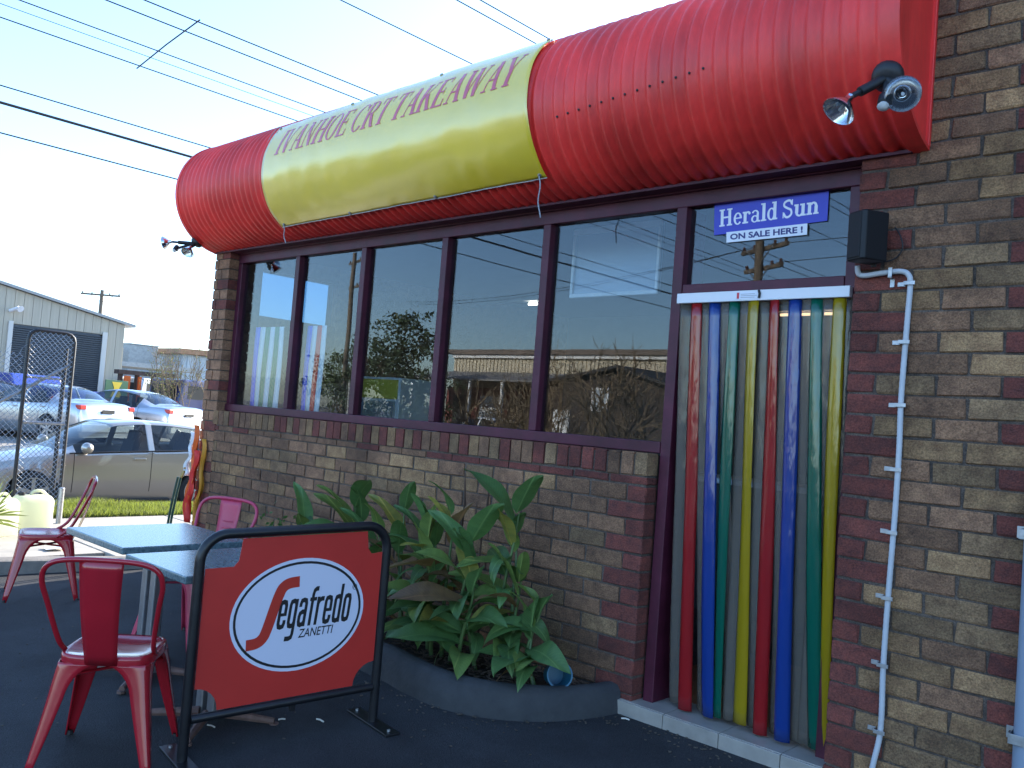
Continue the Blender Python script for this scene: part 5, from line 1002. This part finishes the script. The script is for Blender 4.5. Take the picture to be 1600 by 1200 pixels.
for x, y in ((-53.8, 16.8), (-49.2, 16.8), (-53.8, 21.4), (-49.2, 21.4)): MB().box(x-.06, x+.06, y-.06, y+.06, -.05, 2.7).build('post', M_galv, t)
for i, (x, y, w, h, z, lab) in enumerate(((-57, 18.5, 1.6, 1.0, 3.2, 'dark rooftop unit next to the roller door shed'), (-57, 21.2, 1.9, 1.5, 2.9, 'square pale rooftop unit above the carport'), (-57, 23.6, .9, 1.3, 3.0, 'narrow pale rooftop box beside the far shed'))):
    t = thing('rooftop_unit', lab, 'rooftop unit', (x, y, z), group='boxes on the far roofs'); bevel(MB().box(x-.6, x+.6, y-w/2, y+w/2, 0, z+h-.06).build('casing', M_ply, t), .05); MB().box(x-.65, x+.65, y-w/2-.05, y+w/2+.05, z+h-.059, z+h).build('lid', M_galv, t)
t = thing('yard_sign', 'green and yellow painted sign board behind the silver sedans', 'sign', (-30.6, 8.98, -.05)); d = Vector((-.25, .97, 0)).normalized(); nrm = Vector((.97, .25, 0))
bevel(MB().obox((-30.6, 8.98, 1.38), d, nrm, (0, 0, 1), .44, .02, .32).build('board', mat('sign green', (.03, .12, .06), .5), t), .004)
MB().poly([Vector((-30.6, 8.98, 1.38))+nrm*.024+d*a+Vector((0, 0, c_)) for a, c_ in ((-.2, .26), (.2, .26), (.1, .05), (.22, -.26), (-.24, -.26), (-.1, .05))]).build('emblem', mat('sign yellow', (.55, .42, .03), .5), t)
for s_ in (-.35, .35): p = Vector((-30.6, 8.98, 0))+d*s_; MB().box(p.x-.03, p.x+.03, p.y-.03, p.y+.03, -.05, 1.0).build('leg', M_galv, t)
t = thing('steel_rack', 'dark steel rack with orange frames beside the bare shrub', 'rack', (-31.5, 10.3, -.05)); b = MB()
for k in range(4): b.box(-31.6, -31.4, 9.4+.6*k, 9.5+.6*k, -.05, 2.1)
b.box(-31.7, -31.3, 9.3, 11.4, 1.95, 2.1); b.build('rack_frame', mat('rusty brown', (.09, .06, .045), .8, var=.3), t); MB().box(-31.3, -31.2, 9.5, 9.7, 1.0, 1.9).box(-31.3, -31.2, 10.0, 10.1, .9, 1.9).build('orange_bars', So, t)

# ------------------------------------------------------------------ woody plants
def branches(b, p, d, L, r_, depth, rnd, tips, spread=.6, up=.15):
    pts = [p]; q = Vector(p); dd = Vector(d)
    for k in range(3): dd = (dd + Vector((rnd.gauss(0, .16), rnd.gauss(0, .16), rnd.gauss(up*.3, .12)))).normalized(); q = q + dd*L/3; pts.append(Vector(q))
    b.tube(pts, [r_, r_*.87, r_*.75, r_*.62], 5 if depth > 2 else 4 if depth > 1 else 3, caps=False)
    if depth <= 0: tips.append(q); return
    for k in range(rnd.choice([2, 3, 3])):
        a = dd.orthogonal().normalized(); a.rotate(Matrix.Rotation(rnd.uniform(0, 6.28), 3, dd)); nd = (dd + a*rnd.uniform(spread*.5, spread*1.2) + Vector((0, 0, up))).normalized()
        branches(b, pts[rnd.choice([2, 3, 3])], nd, L*rnd.uniform(.62, .85), r_*.68, depth-1, rnd, tips, spread, up)
def tree(name, label, loc, trunk_h, lobes, nleaf, lsize, mleaf, seed, group=None, mbark=None):
    t = thing(name, label, 'tree', loc, group=group); rnd = random.Random(seed); b = MB(); tips = []
    for k in range(3): branches(b, Vector((0, 0, 0)), Vector((rnd.uniform(-.25, .25), rnd.uniform(-.25, .25), 1)), trunk_h*rnd.uniform(.8, 1.1), trunk_h*.045, 4, rnd, tips)
    b.build('trunk', mbark or mat('bark', (.09, .07, .05), .9, var=.3), t, smooth=60, world=False); b = MB()
    for (c, r_) in lobes:
        c = Vector(c); cl = [c + Vector((rnd.gauss(0, .5), rnd.gauss(0, .5), rnd.gauss(0, .45)))*r_ for _ in range(26)]
        for _ in range(int(nleaf*r_*r_)):
            k = rnd.choice(cl); p = k + Vector((rnd.gauss(0, .15), rnd.gauss(0, .15), rnd.gauss(0, .12)))*r_; n_ = Vector((rnd.gauss(0, 1), rnd.gauss(0, 1), rnd.gauss(.4, 1))).normalized(); u_ = n_.orthogonal().normalized(); u_.rotate(Matrix.Rotation(rnd.uniform(0, 6.28), 3, n_)); v_ = n_.cross(u_); s_ = lsize*rnd.uniform(.6, 1.3)
            b.poly([p-u_*s_, p-v_*s_*.45, p+u_*s_, p+v_*s_*.45])
    b.build('crown', mleaf, t, world=False); return t
M_leafd = mat('dark foliage', (.045, .075, .03), .6, var=.4, scale=1.2); M_leafg = mat('mid green foliage', (.075, .115, .035), .6, var=.4, scale=1.2); M_twig = mat('pale twig', (.20, .15, .095), .85, var=.3); M_budl = mat('yellow-green shoots', (.30, .27, .08), .7, var=.4, scale=3)
# bare shrub with pale shoots across the street
t = thing('bare_shrub', 'tall bare shrub with pale yellow shoots behind the second sedan', 'shrub', (-28.3, 10.3, -.05)); rnd = random.Random(31); b = MB(); tips = []
for k in range(16): branches(b, Vector((rnd.uniform(-.5, .5), rnd.uniform(-1.2, 1.2), 0)), Vector((rnd.uniform(-.25, .25), rnd.uniform(-.45, .45), 1)), rnd.uniform(.75, 1.3), .019, 3, rnd, tips, .45, .35)
b.build('branches', M_twig, t, world=False); b = MB()
for p in tips:
    for _ in range(5):
        if p.z > 2.3 and rnd.random() < .8: continue
        q = p + Vector((rnd.gauss(0, .12), rnd.gauss(0, .12), rnd.gauss(-.1, .15))); u_ = Vector((rnd.gauss(0, 1), rnd.gauss(0, 1), rnd.gauss(0, 1))).normalized()*.035; v_ = u_.orthogonal().normalized()*.018; b.poly([q-u_, q-v_, q+u_, q+v_])
b.build('shoots', M_budl, t, world=False)

# ------------------------------------------------------------------ poles and overhead lines
M_wood = mat('weathered pole timber', (.16, .13, .10), .9, var=.3, scale=5, stretch=(6, 6, .6)); M_wire = mat('cable black', (.02, .02, .022), .6); M_ins = mat('brown insulator', (.12, .06, .04), .3)
def pole(label, x, y, z0, h, arms, ax, fittings=True):
    t = thing('power_pole', label, 'power pole', (x, y, z0), group='timber power poles'); MB().tube([(x, y, z0), (x, y, z0+h)], [.17, .12], 12).build('pole_shaft', M_wood, t, smooth=50); ax = Vector(ax).normalized()
    for za, half in arms:
        c = Vector((x, y, z0+za)); a = MB().obox(c + ax.cross(Vector((0, 0, 1)))*.17, ax, (0, 0, 1), ax.cross(Vector((0, 0, 1))), half, .06, .05).build('crossarm', M_wood, t)
        for k in (-.92, -.45, .45, .92): MB().lathe([(.03, 0), (.055, .03), (.03, .06), (.055, .09), (.03, .13)], c + ax*half*k + ax.cross(Vector((0, 0, 1)))*.17 + Vector((0, 0, .06)), (0, 0, 1), 8).build('insulator', M_ins, a)
        MB().tube([c+ax*half*.6, c+Vector((0, 0, -.5))], .02, 5).tube([c-ax*half*.6, c+Vector((0, 0, -.5))], .02, 5).build('arm_brace', M_galv, t)
    return t
p_ = pole('timber power pole with crossarm rising behind the roller door shed', -61.7, 20.3, -.05, 8.1, [(7.75, 1.35)], (.73, .69, 0))
def wire(label, a, c_, r_=.012, sag=.5, n=28, grp='overhead power lines'):
    a, c_ = Vector(a), Vector(c_); pts = [a.lerp(c_, k/n) + Vector((0, 0, -sag*4*(k/n)*(1-k/n))) for k in range(n+1)]
    return tag(MB().tube(pts, r_, 5).build('power_line', M_wire), label, 'power line', grp)
def yline(label, ratio, z, r_):
    x = -(z-1.42)/ratio; return wire(label, (x, -300, z), (x, 400, z), r_, 0.0)
nm = ['lowest', 'second', 'third', 'fourth', 'topmost']
for i, (rt, r_) in enumerate(((.3668, .013), (.3805, .007), (.391, .012), (.4256, .013), (.4425, .013))): yline(f'{nm[i]} of the five overhead lines above the tied spacer rod group', rt, 8.3, r_)
yline('upper thin line of the low trio meeting the canopy end', .2985, 6.3, .012); yline('thick bundled cable in the middle of the low trio of lines', .2812, 6.1, .026); yline('lowest single cable running behind the canopy end', .2506, 5.8, .014)
for rt, lab in ((.549, 'lone high line crossing the sky above the canopy middle'), (.634, 'left one of two thin lines at the top above the canopy'), (.654, 'right one of two thin lines at the top above the canopy')): yline(lab, rt, 7.6, .010)
xa, xb = -(8.3-1.42)/.3668, -(8.3-1.42)/.4425
tag(MB().tube([(xa-.15, 3.92, 8.28), ((xa+xb)/2, 3.74, 8.31), (xb+.15, 3.55, 8.28)], .014, 6).build('line_spacer', M_wire), 'spacer rod tied across the five parallel overhead lines', 'spacer rod')

# ------------------------------------------------------------------ the other side of the yard: seen mirrored in the windows
M_cream = mat('cream cladding', (.56, .50, .38), .6, var=.08, scale=2)
t = thing('cream_warehouse', 'long cream clad warehouse reflected in the right hand panes', 'warehouse', (-28, -36, -.1))
MB().box(-41, -14, -46, -34.1, -.1, 5.2).build('warehouse_core', M_cream, t)
b = MB(); x = -41.0
while x < -14: b.box(x, x+.2, -34.1, -34.04, 3.6, 5.25); x += .3
tag(b.build('cladding_ribs', M_cream, t), kind='stuff'); MB().box(-41.4, -13.6, -46.4, -33.7, 5.26, 5.55).build('roof_edge', mat('brown roof', (.17, .14, .12), .7), t); MB().box(-41, -14, -34.0, -33.85, 5.05, 5.25).build('gutter', M_white, t); MB().box(-21.6, -21.45, -34.02, -33.9, -.1, 5.05).build('downpipe', M_white, t)
MB().prism([(-41, -34, 4.2), (-41, -30.5, 3.55), (-41, -30.5, 3.45), (-41, -34, 4.1)], (13, 0, 0)).build('lean_to_roof', mat('grey roof', (.22, .22, .22), .6), t); MB().box(-41, -28, -33.8, -33.6, -.1, 3.2).build('shop_front', mat('dark red fascia', (.2, .06, .05), .6), t)
for k in range(5): MB().box(-40.3+2.4*k, -38.6+2.4*k, -33.59, -33.55, .9, 2.7).build('window', M_white if k % 2 else M_dark, t); MB().box(-40.9+2.5*k, -40.75+2.5*k, -30.7, -30.55, -.1, 3.5).build('post', M_white, t)
t = thing('gable_house', 'dark timber house with a gable roof reflected in the last pane', 'house', (-21.5, -25, -.1)); M_tim = mat('dark timber', (.055, .04, .032), .8, var=.3, scale=3, stretch=(6, 1, .5))
MB().prism([(-25.2, -25, -.1), (-18.4, -25, -.1), (-18.4, -25, 2.95), (-21.2, -25, 3.75), (-25.2, -25, 3.05)], (0, -7, 0)).build('wall', M_tim, t); MB().prism([(-25.8, -24.6, 2.98), (-21.2, -24.6, 3.8), (-21.2, -24.6, 3.93), (-25.8, -24.6, 3.11)], (0, -7.6, 0)).prism([(-21.2, -24.6, 3.8), (-17.8, -24.6, 2.85), (-17.8, -24.6, 2.98), (-21.2, -24.6, 3.93)], (0, -7.6, 0)).build('roof', mat('charcoal tiles', (.045, .043, .045), .8), t)
w = part('window', M_white, -22.6, -21.7, -24.99, -24.9, 2.0, 3.0, parent=t); MB().box(-22.5, -21.8, -24.895, -24.88, 2.1, 2.9).build('pane', mat('pale blind', (.4, .45, .5), .4), w)
part('window', M_white, -24.6, -23.7, -24.99, -24.9, 1.0, 2.0, parent=t)
tree('leafy_tree', 'dense dark leafy tree reflected in the middle panes', (-37.5, -26.5, -.1), 2.0, [((0, 0, 4.6), 2.0), ((-1.9, .5, 3.4), 1.7), ((1.9, 0, 3.2), 1.6), ((.7, -.4, 5.6), 1.2), ((3.3, .3, 2.0), 1.3), ((-.6, 0, 2.2), 1.8)], 520, .12, M_leafd, 41, 'trees across the yard')
tree('leafy_tree', 'mid green tree left of the dense one in the reflection', (-43.5, -27, -.1), 1.6, [((0, 0, 3.6), 1.5), ((-1.2, 0, 2.5), 1.3), ((1.2, .3, 2.4), 1.2)], 480, .11, M_leafg, 42, 'trees across the yard')
tree('leafy_tree', 'round dark bush at the foot of the reflected tree', (-28.5, -20.5, -.1), .7, [((0, 0, 1.2), 1.1), ((.9, 0, .9), .8), ((-.9, 0, .9), .8)], 700, .07, M_leafd, 43, 'trees across the yard')
for i, (x, y, s_, lab) in enumerate(((-11.8, -10.6, 1.1, 'bare branching shrub low in the last pane reflection'), (-10.4, -10.3, 1.1, 'bare shrub at the right of the reflected hedge'), (-13.6, -10.6, 1.1, 'bare shrub at the left of the reflected hedge'))):
    t = thing('bare_shrub', lab, 'shrub', (x, y, tz(x) if x < -7.3 else -.15), group='bare shrubs behind the camera'); rnd = random.Random(51+i); b = MB(); tips = []
    for k in range(8): branches(b, Vector((rnd.uniform(-.3, .3), rnd.uniform(-.3, .3), 0)), Vector((rnd.uniform(-.7, .7), rnd.uniform(-.5, .5), 1)), rnd.uniform(.75, 1.1)*s_, .042, 4, rnd, tips, .75, .12)
    b.build('branches', M_twig, t, world=False)
pole('tall timber pole with fuses and crossarm reflected in the second pane', -42.5, -26.8, -.1, 10.6, [(10.1, 1.3), (8.6, .9)], (1, .3, 0))
pp = pole('timber pole with crossarm reflected in the pane above the door', -12.9, -20.2, -.15, 8.2, [(7.35, 1.1), (6.75, .9)], (.9, .45, 0))
for i, (dz, off, to, lab) in enumerate(((7.3, -1.0, (-45, -34, 8.6), 'first service line from the pole reflected above the door'), (7.3, -.4, (-45, -33, 8.6), 'second service line from the pole reflected above the door'), (7.3, .4, (30, -16, 8), 'line running right from the pole reflected above the door'), (6.7, .8, (30, -14, 7.5), 'lower line running right from the reflected pole'))):
    wire(lab, (-12.9+off*.9, -20.2+off*.45, -.15+dz+.1), to, .011, .5, 16)
for i, (x, y, lab) in enumerate(((-22.5, -19.5, 'white car parked across the yard, seen mirrored'),)):
    car('parked_sedan', lab, (x, y, -.05), heading(1, .1), SEDAN, P_whitec)
print('objects', len(bpy.data.objects))
